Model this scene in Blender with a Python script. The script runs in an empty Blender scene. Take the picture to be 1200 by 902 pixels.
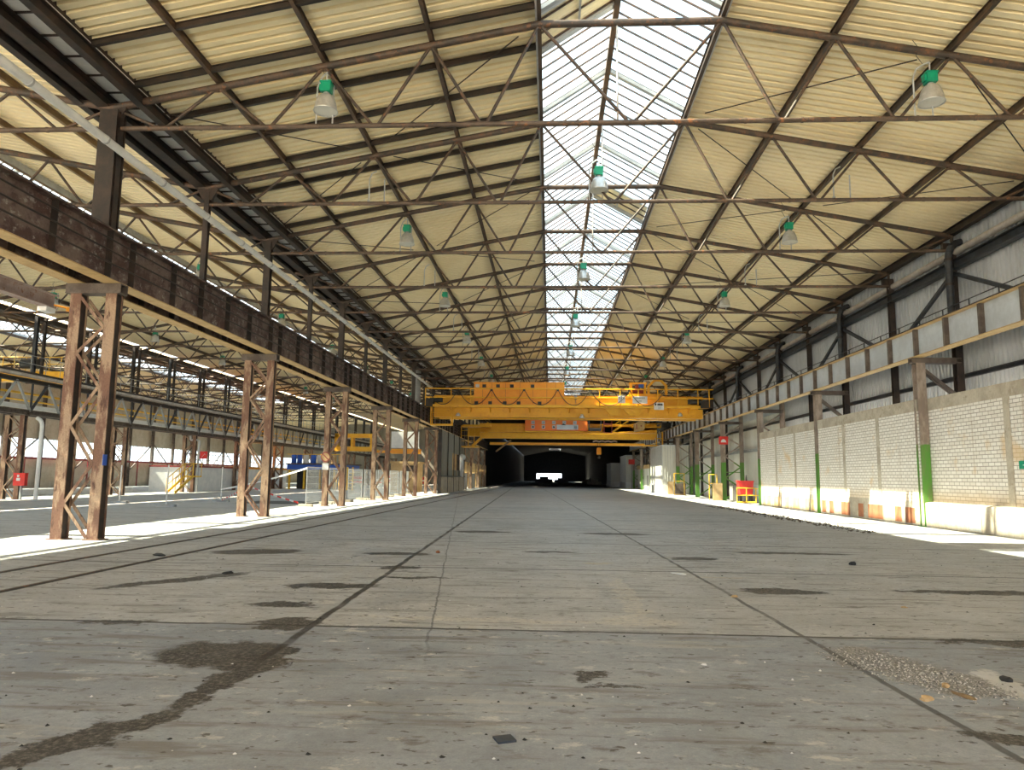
import bpy, bmesh, math, random
from mathutils import Vector, Matrix
random.seed(7)
sc = bpy.context.scene
COL = sc.collection
V = Vector

# ------------------------------------------------------------------ materials
def mat(name, rough=0.7, metal=0.0):
    m = bpy.data.materials.new(name); m.use_nodes = True
    nt = m.node_tree; b = nt.nodes['Principled BSDF']
    b.inputs['Roughness'].default_value = rough; b.inputs['Metallic'].default_value = metal
    return m, nt, b
class N:
    """small node helper"""
    def __init__(s, nt): s.nt = nt
    def new(s, t, **k):
        n = s.nt.nodes.new(t)
        for a, v in k.items(): setattr(n, a, v)
        return n
    def link(s, a, b): s.nt.links.new(a, b)
    def pos(s): return s.new('ShaderNodeNewGeometry').outputs['Position']
    def mapping(s, vec, scale=(1, 1, 1), loc=(0, 0, 0), rot=(0, 0, 0)):
        n = s.new('ShaderNodeMapping'); n.inputs['Scale'].default_value = scale; n.inputs['Location'].default_value = loc
        n.inputs['Rotation'].default_value = rot; s.link(vec, n.inputs['Vector']); return n.outputs['Vector']
    def noise(s, vec, scale, detail=4, rough=.6, dist=0):
        n = s.new('ShaderNodeTexNoise'); n.inputs['Scale'].default_value = scale; n.inputs['Detail'].default_value = detail
        n.inputs['Roughness'].default_value = rough; n.inputs['Distortion'].default_value = dist; s.link(vec, n.inputs['Vector']); return n.outputs['Fac']
    def ramp(s, fac, stops):
        n = s.new('ShaderNodeValToRGB'); cr = n.color_ramp
        while len(cr.elements) < len(stops): cr.elements.new(.5)
        for e, (p, c) in zip(cr.elements, stops):
            e.position = p; e.color = (*c, 1) if len(c) == 3 else c
        s.link(fac, n.inputs['Fac']); return n.outputs['Color']
    def sramp(s, fac, lo, hi, a=0., b=1.):
        n = s.new('ShaderNodeMapRange'); n.interpolation_type = 'SMOOTHSTEP'
        for i, v in zip((1, 2, 3, 4), (lo, hi, a, b)): n.inputs[i].default_value = v
        s.link(fac, n.inputs[0]); return n.outputs[0]
    def mix(s, fac, a, b, mode='MIX'):
        n = s.new('ShaderNodeMix', data_type='RGBA', blend_type=mode)
        for v, i in ((fac, 0), (a, 6), (b, 7)):
            if isinstance(v, (int, float)): n.inputs[i].default_value = v
            elif isinstance(v, tuple): n.inputs[i].default_value = (*v, 1)
            else: s.link(v, n.inputs[i])
        return n.outputs[2]
    def math(s, op, a, b=0., c=0.):
        n = s.new('ShaderNodeMath', operation=op)
        for i, v in enumerate((a, b, c)):
            if isinstance(v, (int, float)): n.inputs[i].default_value = v
            else: s.link(v, n.inputs[i])
        return n.outputs[0]
    def bump(s, h, bsdf, strength=.3, dist=.02):
        n = s.new('ShaderNodeBump'); n.inputs['Strength'].default_value = strength; n.inputs['Distance'].default_value = dist
        s.link(h, n.inputs['Height']); s.link(n.outputs['Normal'], bsdf.inputs['Normal'])

def paint(name, c1, c2, scale=2.0, rough=.65, lo=.4, hi=.62, stretch=(1, 1, 1), c3=None, metal=0., fine=0.25):
    """paint or metal with patches of a second colour (wear, rust, dirt)"""
    m, nt, b = mat(name, rough, metal); h = N(nt)
    p = h.mapping(h.pos(), stretch)
    f = h.noise(p, scale, 6, .65)
    col = h.mix(h.sramp(f, lo, hi), c1, c2)
    if c3:
        g = h.noise(h.mapping(h.pos(), stretch, (13, 7, 3)), scale * 2.3, 5, .7)
        col = h.mix(h.sramp(g, .56, .68), col, c3)
    if fine:
        q = h.noise(h.pos(), scale * 9, 3, .7)
        col = h.mix(fine, col, h.ramp(q, [(.3, (.35, .35, .35)), (.7, (1, 1, 1))]), 'MULTIPLY')
    h.link(col, b.inputs['Base Color'])
    return m

M = {}
M['roof'] = paint('cream_roof_sheet', (.90, .79, .55), (.87, .74, .48), .35, .55, fine=.1)
M['truss'] = paint('truss_steel', (.045, .034, .028), (.10, .06, .04), 3.0, .6, .42, .6, c3=(.20, .085, .04))
M['truss_chord'] = paint('truss_chord_rusty', (.11, .075, .055), (.06, .04, .03), 2.0, .6, .42, .6, c3=(.30, .12, .05))
M['far_shade'] = paint('far_shade_black', (.012, .011, .012), (.02, .018, .018), 1., .9)  # near-black puts the darkness of the unlit far hall into its surfaces
M['dark'] = paint('dark_brown_steel', (.018, .014, .012), (.045, .027, .02), 2.0, .6)
M['slate'] = paint('slate_blue_steel', (.035, .042, .055), (.02, .02, .024), 2.5, .5)
M['purlin'] = paint('purlin_steel', (.045, .03, .023), (.11, .062, .035), 1.5, .6)
M['purlin_tan'] = paint('purlin_tan', (.26, .17, .08), (.20, .12, .06), 2.0, .6)
M['col'] = paint('old_column_paint', (.40, .27, .18), (.20, .10, .065), 3.0, .75, .44, .56, (1, 1, .3), c3=(.10, .045, .03), fine=.55)
M['col_side_shade'] = paint('column_side_shade', (.022, .016, .014), (.05, .028, .02), 3., .7)  # near-black paints in the shade on the posts' side faces
M['girder'] = paint('girder_web', (.085, .042, .038), (.20, .14, .12), 1.9, .7, .42, .6, (1, 1, 1.4), c3=(.36, .33, .30), fine=.45)
M['flange'] = paint('tan_flange_paint', (.58, .40, .19), (.46, .30, .13), 2., .6, c3=(.5, .3, .12))
M['stiff'] = paint('stiffener_brown', (.14, .11, .09), (.085, .062, .052), 3., .7)
M['panelblue'] = paint('pale_blue_web', (.60, .64, .70), (.50, .53, .58), .9, .5, fine=.15)
M['sheet'] = paint('grey_wall_sheet', (.68, .71, .75), (.58, .61, .64), .6, .5, stretch=(1, 1, .2), fine=.1)
M['sheet_white'] = paint('white_wall_sheet', (.70, .70, .66), (.62, .61, .55), .8, .5, stretch=(1, 1, .2), fine=.1)
M['concrete'] = paint('wall_concrete', (.55, .49, .40), (.42, .36, .29), 1.2, .85, c3=(.36, .30, .23))
M['gravel'] = paint('grey_gravel', (.55, .54, .53), (.12, .115, .11), 60., .9, lo=.45, hi=.55, fine=0)
M['bounce_ground'] = paint('pale_bounce_ground', (.66, .62, .54), (.56, .52, .45), .4, .9)  # kept pale so the unseen ground bounces sunlight onto the roof
M['beige_block'] = paint('beige_block_wall', (.56, .50, .40), (.48, .42, .32), .8, .85)
M['yellow'] = paint('crane_yellow', (.86, .47, .02), (.80, .40, .015), 1.2, .45, fine=.12, c3=(.72, .34, .02))
M['amber'] = paint('cabinet_amber', (.90, .36, .015), (.84, .31, .012), .9, .45, fine=.08)
M['orange'] = paint('cab_orange', (.92, .17, .02), (.85, .22, .03), 1.5, .45, fine=.08)
M['ylw_rail'] = paint('safety_yellow', (.86, .55, .04), (.78, .45, .03), 4., .5, fine=.1)
M['white'] = paint('white_paint', (.80, .80, .80), (.70, .71, .72), 1.4, .5, fine=.1)
M['lightgrey'] = paint('galvanised_grey', (.52, .53, .55), (.42, .43, .45), 3., .4, metal=.2, fine=.15)
M['pipe'] = paint('silver_pipe', (.62, .58, .54), (.48, .42, .38), 1.5, .4, metal=.3)
M['black'] = paint('black_rubber', (.02, .02, .022), (.04, .038, .035), 4., .6)
M['blue'] = paint('strong_blue', (.02, .12, .62), (.02, .10, .52), 2., .5, fine=.1)
M['red'] = paint('signal_red', (.70, .03, .02), (.60, .025, .02), 3., .45, fine=.1)
M['darkred'] = paint('dark_red_steel', (.30, .05, .05), (.22, .04, .04), 3., .6)
M['green'] = paint('lamp_green', (.0, .30, .17), (.0, .25, .15), 4., .4, fine=.05)
M['silver'] = paint('lamp_reflector', (.62, .62, .62), (.5, .5, .5), 5., .3, metal=.5, fine=.1)
M['terracotta'] = paint('terracotta_infill', (.34, .13, .06), (.28, .10, .05), 3., .85)
M['wood'] = paint('weathered_ply', (.60, .42, .22), (.50, .33, .16), 2., .8)
M['pinkgrey'] = paint('old_pink_grey_beam', (.42, .33, .31), (.33, .24, .22), 2.5, .7, c3=(.28, .13, .08))
M['greypaint'] = paint('plain_grey_paint', (.40, .42, .43), (.32, .33, .34), 2., .6)
M['grey_board'] = paint('grey_partition', (.30, .285, .25), (.22, .21, .18), .7, .8, stretch=(1, 1, .3))

def m_rightcol():
    m, nt, b = mat('green_footed_column_paint', .7); h = N(nt); p = h.pos()
    s = h.new('ShaderNodeSeparateXYZ'); h.link(p, s.inputs[0]); z = s.outputs['Z']
    f = h.noise(h.mapping(p, (2, 2, .7)), 2.2, 6, .65)
    brown = h.mix(h.sramp(f, .4, .62), (.22, .17, .14), (.34, .28, .24))
    green = h.mix(h.sramp(f, .4, .62), (.09, .26, .035), (.13, .20, .06))
    zz = h.math('ADD', z, h.math('MULTIPLY', h.noise(p, 3, 2), .15))
    h.link(h.mix(h.sramp(zz, 3.02, 3.08), green, brown), b.inputs['Base Color'])
    return m
M['rightcol'] = m_rightcol()

def m_brick():
    m, nt, b = mat('whitewashed_brick', .85); h = N(nt); p = h.pos()
    v = h.mapping(p, (1, 1, 1), (0, 0, 0))
    sx = h.new('ShaderNodeSeparateXYZ'); h.link(p, sx.inputs[0])
    cx = h.new('ShaderNodeCombineXYZ'); h.link(sx.outputs['Y'], cx.inputs[0]); h.link(sx.outputs['Z'], cx.inputs[1])
    br = h.new('ShaderNodeTexBrick'); h.link(cx.outputs[0], br.inputs['Vector'])
    for k, val in (('Scale', 1.0), ('Mortar Size', .012), ('Mortar Smooth', .2), ('Bias', 0.), ('Brick Width', .32), ('Row Height', .125)): br.inputs[k].default_value = val
    br.inputs['Color1'].default_value = (.84, .80, .76, 1); br.inputs['Color2'].default_value = (.74, .69, .64, 1); br.inputs['Mortar'].default_value = (.33, .29, .25, 1)
    # yellowish worn patches, vertical streaks, tan dirt near the foot
    n1 = h.noise(cx.outputs[0], .55, 5, .6)
    col = h.mix(h.math('MULTIPLY', h.sramp(n1, .57, .68), .65), br.outputs['Color'], (.66, .45, .22))
    n2 = h.noise(h.mapping(cx.outputs[0], (1.6, .12, 1)), 1.0, 4, .6)
    col = h.mix(h.math('MULTIPLY', h.sramp(n2, .60, .72), .45), col, (.38, .28, .18))
    foot = h.sramp(h.math('ADD', sx.outputs['Z'], h.math('MULTIPLY', n1, .5)), 1.15, 1.75, 1., 0.)
    col = h.mix(h.math('MULTIPLY', foot, .55), col, (.60, .44, .26))
    h.link(col, b.inputs['Base Color']); h.bump(h.math('SUBTRACT', 1., br.outputs['Fac']), b, .5, .012)
    return m
M['brick'] = m_brick()

def m_floor():
    m, nt, b = mat('worn_concrete_floor', .62); h = N(nt); p = h.pos()
    s = h.new('ShaderNodeSeparateXYZ'); h.link(p, s.inputs[0])
    flat = h.new('ShaderNodeCombineXYZ'); h.link(s.outputs['X'], flat.inputs[0]); h.link(s.outputs['Y'], flat.inputs[1]); P2 = flat.outputs[0]
    big = h.noise(P2, .22, 5, .6); mid = h.noise(P2, 1.3, 6, .65); fine = h.noise(P2, 14, 5, .7); tiny = h.noise(P2, 60, 3, .7)
    col = h.ramp(big, [(.25, (.37, .395, .44)), (.5, (.52, .535, .565)), (.75, (.64, .635, .63))])
    col = h.mix(h.sramp(mid, .3, .7), h.mix(.38, col, (.17, .165, .165)), h.mix(.35, col, (.60, .60, .60)))
    col = h.mix(.35, col, h.ramp(fine, [(.3, (.45, .45, .45)), (.6, (1, 1, 1))]), 'MULTIPLY')
    col = h.mix(.25, col, h.ramp(tiny, [(.35, (.4, .4, .4)), (.6, (1, 1, 1))]), 'MULTIPLY')
    # the slab nearest the camera is multiplied by a darker, bluer tint
    col = h.mix(h.sramp(h.math('ADD', s.outputs['Y'], h.math('MULTIPLY', mid, .3)), 8.1, 8.25, 1., 0.), col, h.mix(.999, col, (.70, .75, .83), 'MULTIPLY'))
    # cross scuffs and streaks
    st = h.noise(h.mapping(P2, (.35, 2.6, 1)), 1.6, 5, .7)
    col = h.mix(h.math('MULTIPLY', h.sramp(st, .52, .64), .65), col, (.15, .135, .12))
    bl = h.noise(h.mapping(P2, (.9, 1.5, 1), (5, 1, 0)), 2.4, 7, .72)
    col = h.mix(h.math('MULTIPLY', h.sramp(bl, .56, .66), .7), col, (.12, .105, .09))
    bl2 = h.noise(h.mapping(P2, (.8, 1.2, 1), (15, 21, 0)), 3.1, 7, .75)
    col = h.mix(h.math('MULTIPLY', h.sramp(bl2, .57, .66), .55), col, (.66, .65, .62))
    st2 = h.noise(h.mapping(P2, (.25, 1.8, 1), (9, 4, 0)), 1.1, 5, .7)
    col = h.mix(h.math('MULTIPLY', h.sramp(st2, .55, .72), .5), col, (.50, .485, .45))
    # speckled chips
    ch = h.noise(h.mapping(P2, (1, 1.8, 1), (3, 8, 0)), 7.5, 3, .55)
    col = h.mix(h.math('MULTIPLY', h.sramp(ch, .63, .67), .85), col, (.07, .06, .05))
    ch2 = h.noise(h.mapping(P2, (1, 1.6, 1), (31, 18, 0)), 9, 3, .55)
    col = h.mix(h.math('MULTIPLY', h.sramp(ch2, .71, .74), .7), col, (.66, .66, .66))
    # warp for patches
    wn = h.new('ShaderNodeTexNoise'); wn.inputs['Scale'].default_value = 2.3; wn.inputs['Detail'].default_value = 9; wn.inputs['Roughness'].default_value = .68; h.link(P2, wn.inputs['Vector'])
    w1 = h.new('ShaderNodeVectorMath', operation='SUBTRACT'); h.link(wn.outputs['Color'], w1.inputs[0]); w1.inputs[1].default_value = (.5, .5, .5)
    w2 = h.new('ShaderNodeVectorMath', operation='SCALE'); h.link(w1.outputs[0], w2.inputs[0]); w2.inputs['Scale'].default_value = .8
    w3 = h.new('ShaderNodeVectorMath', operation='ADD'); h.link(P2, w3.inputs[0]); h.link(w2.outputs[0], w3.inputs[1]); PW = w3.outputs[0]
    def ell(cx, cy, rx, ry, rot=0.):
        # spot whose long axis turns by rot
        c, s_ = math.cos(-rot), math.sin(-rot)
        n = h.new('ShaderNodeMapping', vector_type='TEXTURE'); n.inputs['Location'].default_value = (cx, cy, 0); n.inputs['Rotation'].default_value = (0, 0, rot)
        n.inputs['Scale'].default_value = (rx, ry, 1); h.link(PW, n.inputs['Vector'])
        l = h.new('ShaderNodeVectorMath', operation='LENGTH'); h.link(n.outputs[0], l.inputs[0]); return l.outputs['Value']
    dark = [(-2.95, 6.75, .62, .52, 0), (-2.52, 5.75, .17, .75, 0), (-2.8, 4.55, .16, .75, -.48), (-2.45, 6.6, .25, .5, 0), (-2.83, 8.15, .36, .3, 0), (-5.6, 11.2, .22, 1.3, -.6),
            (-3.2, 10.9, .7, .28, 0), (-3.3, 9.3, .4, .2, 0), (-3.1, 15.5, .75, .3, 0), (.05, 16.4, .62, .16, 0), (3.4, 11.2, .62, .3, 0), (2.95, 15.5, .5, .3, 0),
            (-6.1, 15.4, .95, .6, .3), (-2.6, 13.2, .4, .25, 0), (-4.7, 8.0, .35, .15, .2), (-2.1, 11.9, .5, .12, 0), (.35, 6.3, .12, .14, 0), (.55, 6.05, .2, .07, 0), (6.2, 11.5, 1.1, .2, 0), (5.4, 17, 1.3, .25, 0), (1.9, 22, 1.1, .4, 0), (-2.0, 22, .8, .5, 0), (4.6, 7.95, .8, .12, 0), (3.0, 4.95, .5, .1, -.5)]
    acc = None
    for e in dark:
        d = h.sramp(ell(*e), .82, 1.08, 1., 0.)
        acc = d if acc is None else h.math('MAXIMUM', acc, d)
    pit = h.ramp(h.noise(P2, 22, 4, .8), [(.40, (.010, .008, .007)), (.50, (.045, .038, .032)), (.64, (.20, .18, .16))])
    col = h.mix(h.math('MULTIPLY', acc, .95), col, pit)
    grav = h.sramp(h.math('MINIMUM', ell(2.95, 7.05, .42, .62, .35), ell(3.25, 6.35, .42, .42, .2)), .8, 1.1, 1., 0.)
    gcol = h.ramp(h.noise(P2, 38, 3, .8), [(.35, (.05, .045, .04)), (.5, (.22, .21, .20)), (.68, (.62, .60, .58))])
    col = h.mix(h.math('MULTIPLY', grav, .85), col, gcol)
    pale = h.sramp(ell(3.62, 6.35, .10, .5, -.25), .7, 1.1, 1., 0.)
    col = h.mix(h.math('MULTIPLY', pale, .6), col, (.72, .72, .72))
    # faded paint marks
    mk = h.sramp(h.math('MINIMUM', h.math('MINIMUM', ell(1.05, 10.5, .16, 2.2, 0), ell(-.6, 8.6, 1.7, .13, 0)), ell(1.0, 8.7, .5, .3, 0)), .7, 1.1, 1., 0.)
    col = h.mix(h.math('MULTIPLY', h.math('MULTIPLY', mk, h.sramp(fine, .35, .6)), .55), col, (.60, .56, .48))
    yl = h.sramp(h.math('MINIMUM', ell(2.9, 12.6, .5, .09, 0), ell(.9, 14.4, .3, .2, 0)), .6, 1.1, 1., 0.)
    col = h.mix(h.math('MULTIPLY', yl, .35), col, (.50, .38, .15))
    # expansion joints
    jn = h.math('MULTIPLY', h.math('SUBTRACT', mid, .5), .10)
    def joint(expr, w):
        return h.sramp(h.math('ABSOLUTE', expr), w * .5, w, 1., 0.)
    xl = h.math('ADD', h.math('ADD', h.math('ADD', s.outputs['X'], 2.30), h.math('MULTIPLY', s.outputs['Y'], .030)), jn)
    xr = h.math('ADD', h.math('ADD', h.math('SUBTRACT', s.outputs['X'], 2.92), h.math('MULTIPLY', s.outputs['Y'], .036)), jn)
    xc = h.math('ADD', h.math('ADD', h.math('ADD', s.outputs['X'], .30), h.math('MULTIPLY', s.outputs['Y'], .118)), h.math('MULTIPLY', jn, 1.6))
    ym = h.math('SUBTRACT', h.math('FLOORED_MODULO', h.math('ADD', h.math('ADD', s.outputs['Y'], jn), -8.04 + 2.634 + 52.68), 5.268), 2.634)
    ja = h.math('MAXIMUM', h.math('MAXIMUM', h.math('MULTIPLY', joint(xl, .06), h.sramp(s.outputs['Y'], 6.2, 6.8)), h.math('MULTIPLY', joint(xr, .04), .8)), joint(ym, .045))
    ja = h.math('MAXIMUM', ja, h.math('MULTIPLY', h.math('MULTIPLY', joint(xc, .016), h.sramp(s.outputs['Y'], 6.0, 9.0)), .6))
    col = h.mix(h.math('MULTIPLY', h.math('MULTIPLY', ja, h.sramp(mid, .25, .5, .45, 1.)), .92), col, (.03, .024, .02))
    h.link(col, b.inputs['Base Color'])
    r = h.sramp(mid, .3, .7, .48, .75); h.link(r, b.inputs['Roughness'])
    hh = h.math('SUBTRACT', h.math('ADD', h.math('MULTIPLY', fine, .25), h.math('MULTIPLY', tiny, .12)), h.math('ADD', h.math('MULTIPLY', ja, .6), h.math('MULTIPLY', h.math('MAXIMUM', acc, grav), .5)))
    h.bump(hh, b, .45, .03)
    return m
M['floor'] = m_floor()

def m_glass(name, tint, gloss=.06):
    m = bpy.data.materials.new(name); m.use_nodes = True; nt = m.node_tree; nt.nodes.remove(nt.nodes['Principled BSDF']); h = N(nt)
    out = nt.nodes['Material Output']
    t = h.new('ShaderNodeBsdfTransparent'); t.inputs['Color'].default_value = (*tint, 1)
    g = h.new('ShaderNodeBsdfGlossy'); g.inputs['Roughness'].default_value = .08
    d = h.new('ShaderNodeBsdfTranslucent'); d.inputs['Color'].default_value = (.9, .93, .95, 1)
    a = h.new('ShaderNodeMixShader'); dirt = h.noise(h.mapping(h.pos(), (1, 1, 1)), .8, 4, .6)
    h.link(h.sramp(dirt, .4, .75, .02, .10), a.inputs[0]); h.link(t.outputs[0], a.inputs[1]); h.link(d.outputs[0], a.inputs[2])
    mx = h.new('ShaderNodeMixShader'); mx.inputs[0].default_value = gloss
    h.link(a.outputs[0], mx.inputs[1]); h.link(g.outputs[0], mx.inputs[2]); h.link(mx.outputs[0], out.inputs['Surface'])
    return m
M['glass'] = m_glass('skylight_glass', (.50, .585, .61))
M['wallglass'] = m_glass('side_glass', (.80, .88, .92))

# ------------------------------------------------------------------ mesh builder
class MB:
    def __init__(s): s.v = []; s.f = []; s.sm = []
    def add(s, vs, fs, smooth=False):
        o = len(s.v); s.v += [tuple(x) for x in vs]; s.f += [tuple(i + o for i in f) for f in fs]; s.sm += [smooth] * len(fs); return s
    def bx(s, x0, x1, y0, y1, z0, z1):
        vs = [(x, y, z) for z in (z0, z1) for y in (y0, y1) for x in (x0, x1)]
        return s.add(vs, [(0, 2, 3, 1), (4, 5, 7, 6), (0, 1, 5, 4), (2, 6, 7, 3), (0, 4, 6, 2), (1, 3, 7, 5)])
    def frame(s, p, q, up=(0, 0, 1)):
        p, q = V(p), V(q); d = (q - p).normalized(); u = V(up)
        if abs(d.dot(u)) > .97: u = V((0, 1, 0))
        a = d.cross(u).normalized(); return p, q, a, a.cross(d).normalized()
    def bar(s, p, q, w, h, up=(0, 0, 1)):
        p, q, a, b = s.frame(p, q, up); c = [(-w / 2, -h / 2), (w / 2, -h / 2), (w / 2, h / 2), (-w / 2, h / 2)]
        vs = [e + a * i + b * j for e in (p, q) for i, j in c]
        return s.add(vs, [(3, 2, 1, 0), (4, 5, 6, 7)] + [(i, (i + 1) % 4, (i + 1) % 4 + 4, i + 4) for i in range(4)])
    def tube(s, p, q, r, n=8, r2=None):
        p, q, a, b = s.frame(p, q); r2 = r if r2 is None else r2
        vs = [e + (a * math.cos(t) + b * math.sin(t)) * rr for e, rr in ((p, r), (q, r2)) for t in [2 * math.pi * i / n for i in range(n)]]
        s.add(vs, [(i, (i + 1) % n, (i + 1) % n + n, i + n) for i in range(n)], True)
        return s.add(vs, [tuple(range(n))[::-1], tuple(range(n, 2 * n))])
    def path(s, pts, r, n=6):
        for i in range(len(pts) - 1): s.tube(pts[i], pts[i + 1], r, n)
        return s
    def ibeam(s, p, q, w, h, t=.02, up=(0, 0, 1)):
        """H/I section: flanges at top and bottom of the local vertical"""
        P, Q, a, b = s.frame(p, q, up)
        for k in (-1, 1): s.bar(P + b * k * (h / 2 - t / 2), Q + b * k * (h / 2 - t / 2), w, t, up)
        return s.bar(P, Q, t, h - 2 * t, up)
    def lathe(s, c, prof, n=16):
        c = V(c); vs = [c + V((r * math.cos(2 * math.pi * i / n), r * math.sin(2 * math.pi * i / n), z)) for r, z in prof for i in range(n)]
        fs = [(k * n + i, k * n + (i + 1) % n, (k + 1) * n + (i + 1) % n, (k + 1) * n + i) for k in range(len(prof) - 1) for i in range(n)]
        return s.add(vs, fs, True)
    def quad(s, a, b, c, d): return s.add([a, b, c, d], [(0, 1, 2, 3)])
    def prism(s, poly, ax, a0, a1):
        """extrude polygon of 2-D points along axis ax (0,1,2)"""
        def pt(u, v, w):
            return [(w, u, v), (u, w, v), (u, v, w)][ax]
        n = len(poly); vs = [pt(u, v, a) for a in (a0, a1) for u, v in poly]
        return s.add(vs, [tuple(range(n)), tuple(range(2 * n - 1, n - 1, -1))] + [(i, i + n, (i + 1) % n + n, (i + 1) % n) for i in range(n)])
    def build(s, name, m, parent=None, fix=True):
        me = bpy.data.meshes.new(name); me.from_pydata(s.v, [], s.f)
        for p, k in zip(me.polygons, s.sm): p.use_smooth = k
        me.materials.append(M[m] if isinstance(m, str) else m)
        if fix:
            bm = bmesh.new(); bm.from_mesh(me); bmesh.ops.recalc_face_normals(bm, faces=bm.faces); bm.to_mesh(me); bm.free()
        o = bpy.data.objects.new(name, me); COL.objects.link(o)
        if parent is not None: o.parent = parent
        return o
def tag(o, label=None, cat=None, group=None, kind=None):
    if label: o['label'] = label
    if cat: o['category'] = cat
    if group: o['group'] = group
    if kind: o['kind'] = kind
    return o
def thing(name, label, cat, loc=(0, 0, 0), group=None, kind='thing'):
    o = bpy.data.objects.new(name, None); COL.objects.link(o); o.location = loc; o.empty_display_size = .1
    return tag(o, label, cat, group, kind)
KIDS = {}
def copy_tree(o, parent=None):
    c = o.copy(); COL.objects.link(c)
    if parent is not None: c.parent = parent
    for ch in [x for x in o.children]: copy_tree(ch, c)
    return c
def relabel(o, label): o['label'] = label; return o
def struct(name, mb, m, parent=None):
    o = mb.build(name, m, parent)
    if parent is None: o['kind'] = 'structure'
    return o
ORD = 'first second third fourth fifth sixth seventh eighth ninth tenth eleventh twelfth thirteenth fourteenth fifteenth sixteenth seventeenth eighteenth nineteenth twentieth'.split()
NUM = ['21st', '22nd', '23rd'] + ['%dth' % i for i in range(24, 31)] + ['31st', '32nd', '33rd'] + ['%dth' % i for i in range(34, 41)]
ORD = ORD + NUM
def lerp(a, b, t): return V(a) * (1 - t) + V(b) * t

# ------------------------------------------------------------------ dimensions (metres, camera at the origin of x,y)
Y0, S = 17.32, 5.268                      # first truss in view, truss spacing
def TY(k): return Y0 + S * k
XL, XR = -11.22, 15.14                    # eaves of the main hall
XA, XB = -.33, 4.23                       # skylight edges
ZE, ZS, ZC = 10.85, 12.92, 10.29          # eave, skylight edge, bottom chord heights
PX = [XL + 2.7225 * i for i in range(5)]
PXR = [XR - 2.7275 * i for i in range(5)]
SL = (ZS - ZE) / (XA - XL)
XBL, XBR = -23.4, -19.38                  # skylight of the second hall
X2 = XBL - 2.72 * 3                       # far eave of the second hall
ZB = ZE + SL * 8.16
PB = [-11.22 - 2.72 * i for i in range(4)]
PB2 = [X2 + 2.72 * i for i in range(4)]
YB, YS, YEND, YF = -14., 113., 330., 285. # hall start, end of first skylight, hall end, start of far skylight
X3 = X2 - 20.34                           # outer wall of the third hall

# ------------------------------------------------------------------ setting: floor, roofs, walls
struct('floor', MB().bx(X3, 16.2, YB, YEND, -.3, 0.), 'floor')
struct('ground_outside', MB().bx(-260, 260, -260, 460, -.6, -.31), 'bounce_ground')  # unseen ground, added as a sunlit bounce surface for the roof

def corr_profile(pitch, depth):
    return [(0, 0), (.60 * pitch, 0), (.68 * pitch, depth), (.92 * pitch, depth)]
def roof_sheet(x0, z0, x1, z1, y0, y1, pitch=.30, depth=.11):
    mb = MB(); n = int(round((y1 - y0) / pitch)); pr = corr_profile((y1 - y0) / n, depth)
    pts = [(y0 + i * (y1 - y0) / n + a, d) for i in range(n) for a, d in pr] + [(y1, 0)]
    vs = [(x, y, z + d) for y, d in pts for x, z in ((x0, z0), (x1, z1))]
    mb.add(vs, [(2 * i, 2 * i + 1, 2 * i + 3, 2 * i + 2) for i in range(len(pts) - 1)])
    return mb
DR = .34                                   # sheet above the chord line
def hall_roof(xa, za, xb, zb, name_y0, y1, mname='roof'):
    mb = roof_sheet(xa, za + DR, xb, zb + DR, name_y0, y1); return mb
def ceil(mb): return struct('ceiling', mb, 'roof')
ceil(hall_roof(-10.45, ZE + SL * .77, XA - .08, ZS, YB, 116))
ceil(hall_roof(XR + .85, ZE - .16, XB + .08, ZS, YB, 116))
ceil(hall_roof(-12.05, ZE + SL * .83, XBR + .08, ZB, YB, 160))
ceil(hall_roof(X2 + .3, ZE + .057, XBL - .08, ZB, YB, 160))
X3L, X3R = X2 - 8.16 - 4.02, X2 - 8.16
ceil(hall_roof(X2 - .3, ZE + .057, X3R + .08, ZB, YB, 160))
ceil(hall_roof(X3, ZE, X3L - .08, ZB, YB, 160))
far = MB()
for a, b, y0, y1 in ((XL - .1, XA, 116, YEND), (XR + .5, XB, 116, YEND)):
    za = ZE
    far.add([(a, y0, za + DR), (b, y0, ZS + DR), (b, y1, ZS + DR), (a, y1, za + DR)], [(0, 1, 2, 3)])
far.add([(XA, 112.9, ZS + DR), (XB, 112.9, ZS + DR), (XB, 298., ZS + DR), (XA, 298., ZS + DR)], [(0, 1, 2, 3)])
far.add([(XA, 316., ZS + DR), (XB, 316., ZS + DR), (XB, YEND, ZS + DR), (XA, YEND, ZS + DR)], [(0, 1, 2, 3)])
struct('ceiling', far, 'far_shade')
b2 = MB()
b2.add([(XBL, 112.9, ZB + DR), (XBR, 112.9, ZB + DR), (XBR, 160, ZB + DR), (XBL, 160, ZB + DR)], [(0, 1, 2, 3)])
b2.add([(X3L, 112.9, ZB + DR), (X3R, 112.9, ZB + DR), (X3R, 160, ZB + DR), (X3L, 160, ZB + DR)], [(0, 1, 2, 3)])
struct('ceiling', b2, 'roof')
struct('ceiling', MB().bx(XA - .1, XB + .1, YB, 11.9, ZS + DR, ZS + DR + .1), 'roof')  # unseen solid roof strip, added to darken the near floor
struct('wall_front', MB().bx(X3, 16.2, YB - .3, YB, 10.0, 15.5), 'sheet')  # unseen header, left open below so outside daylight brightens the roof

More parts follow.
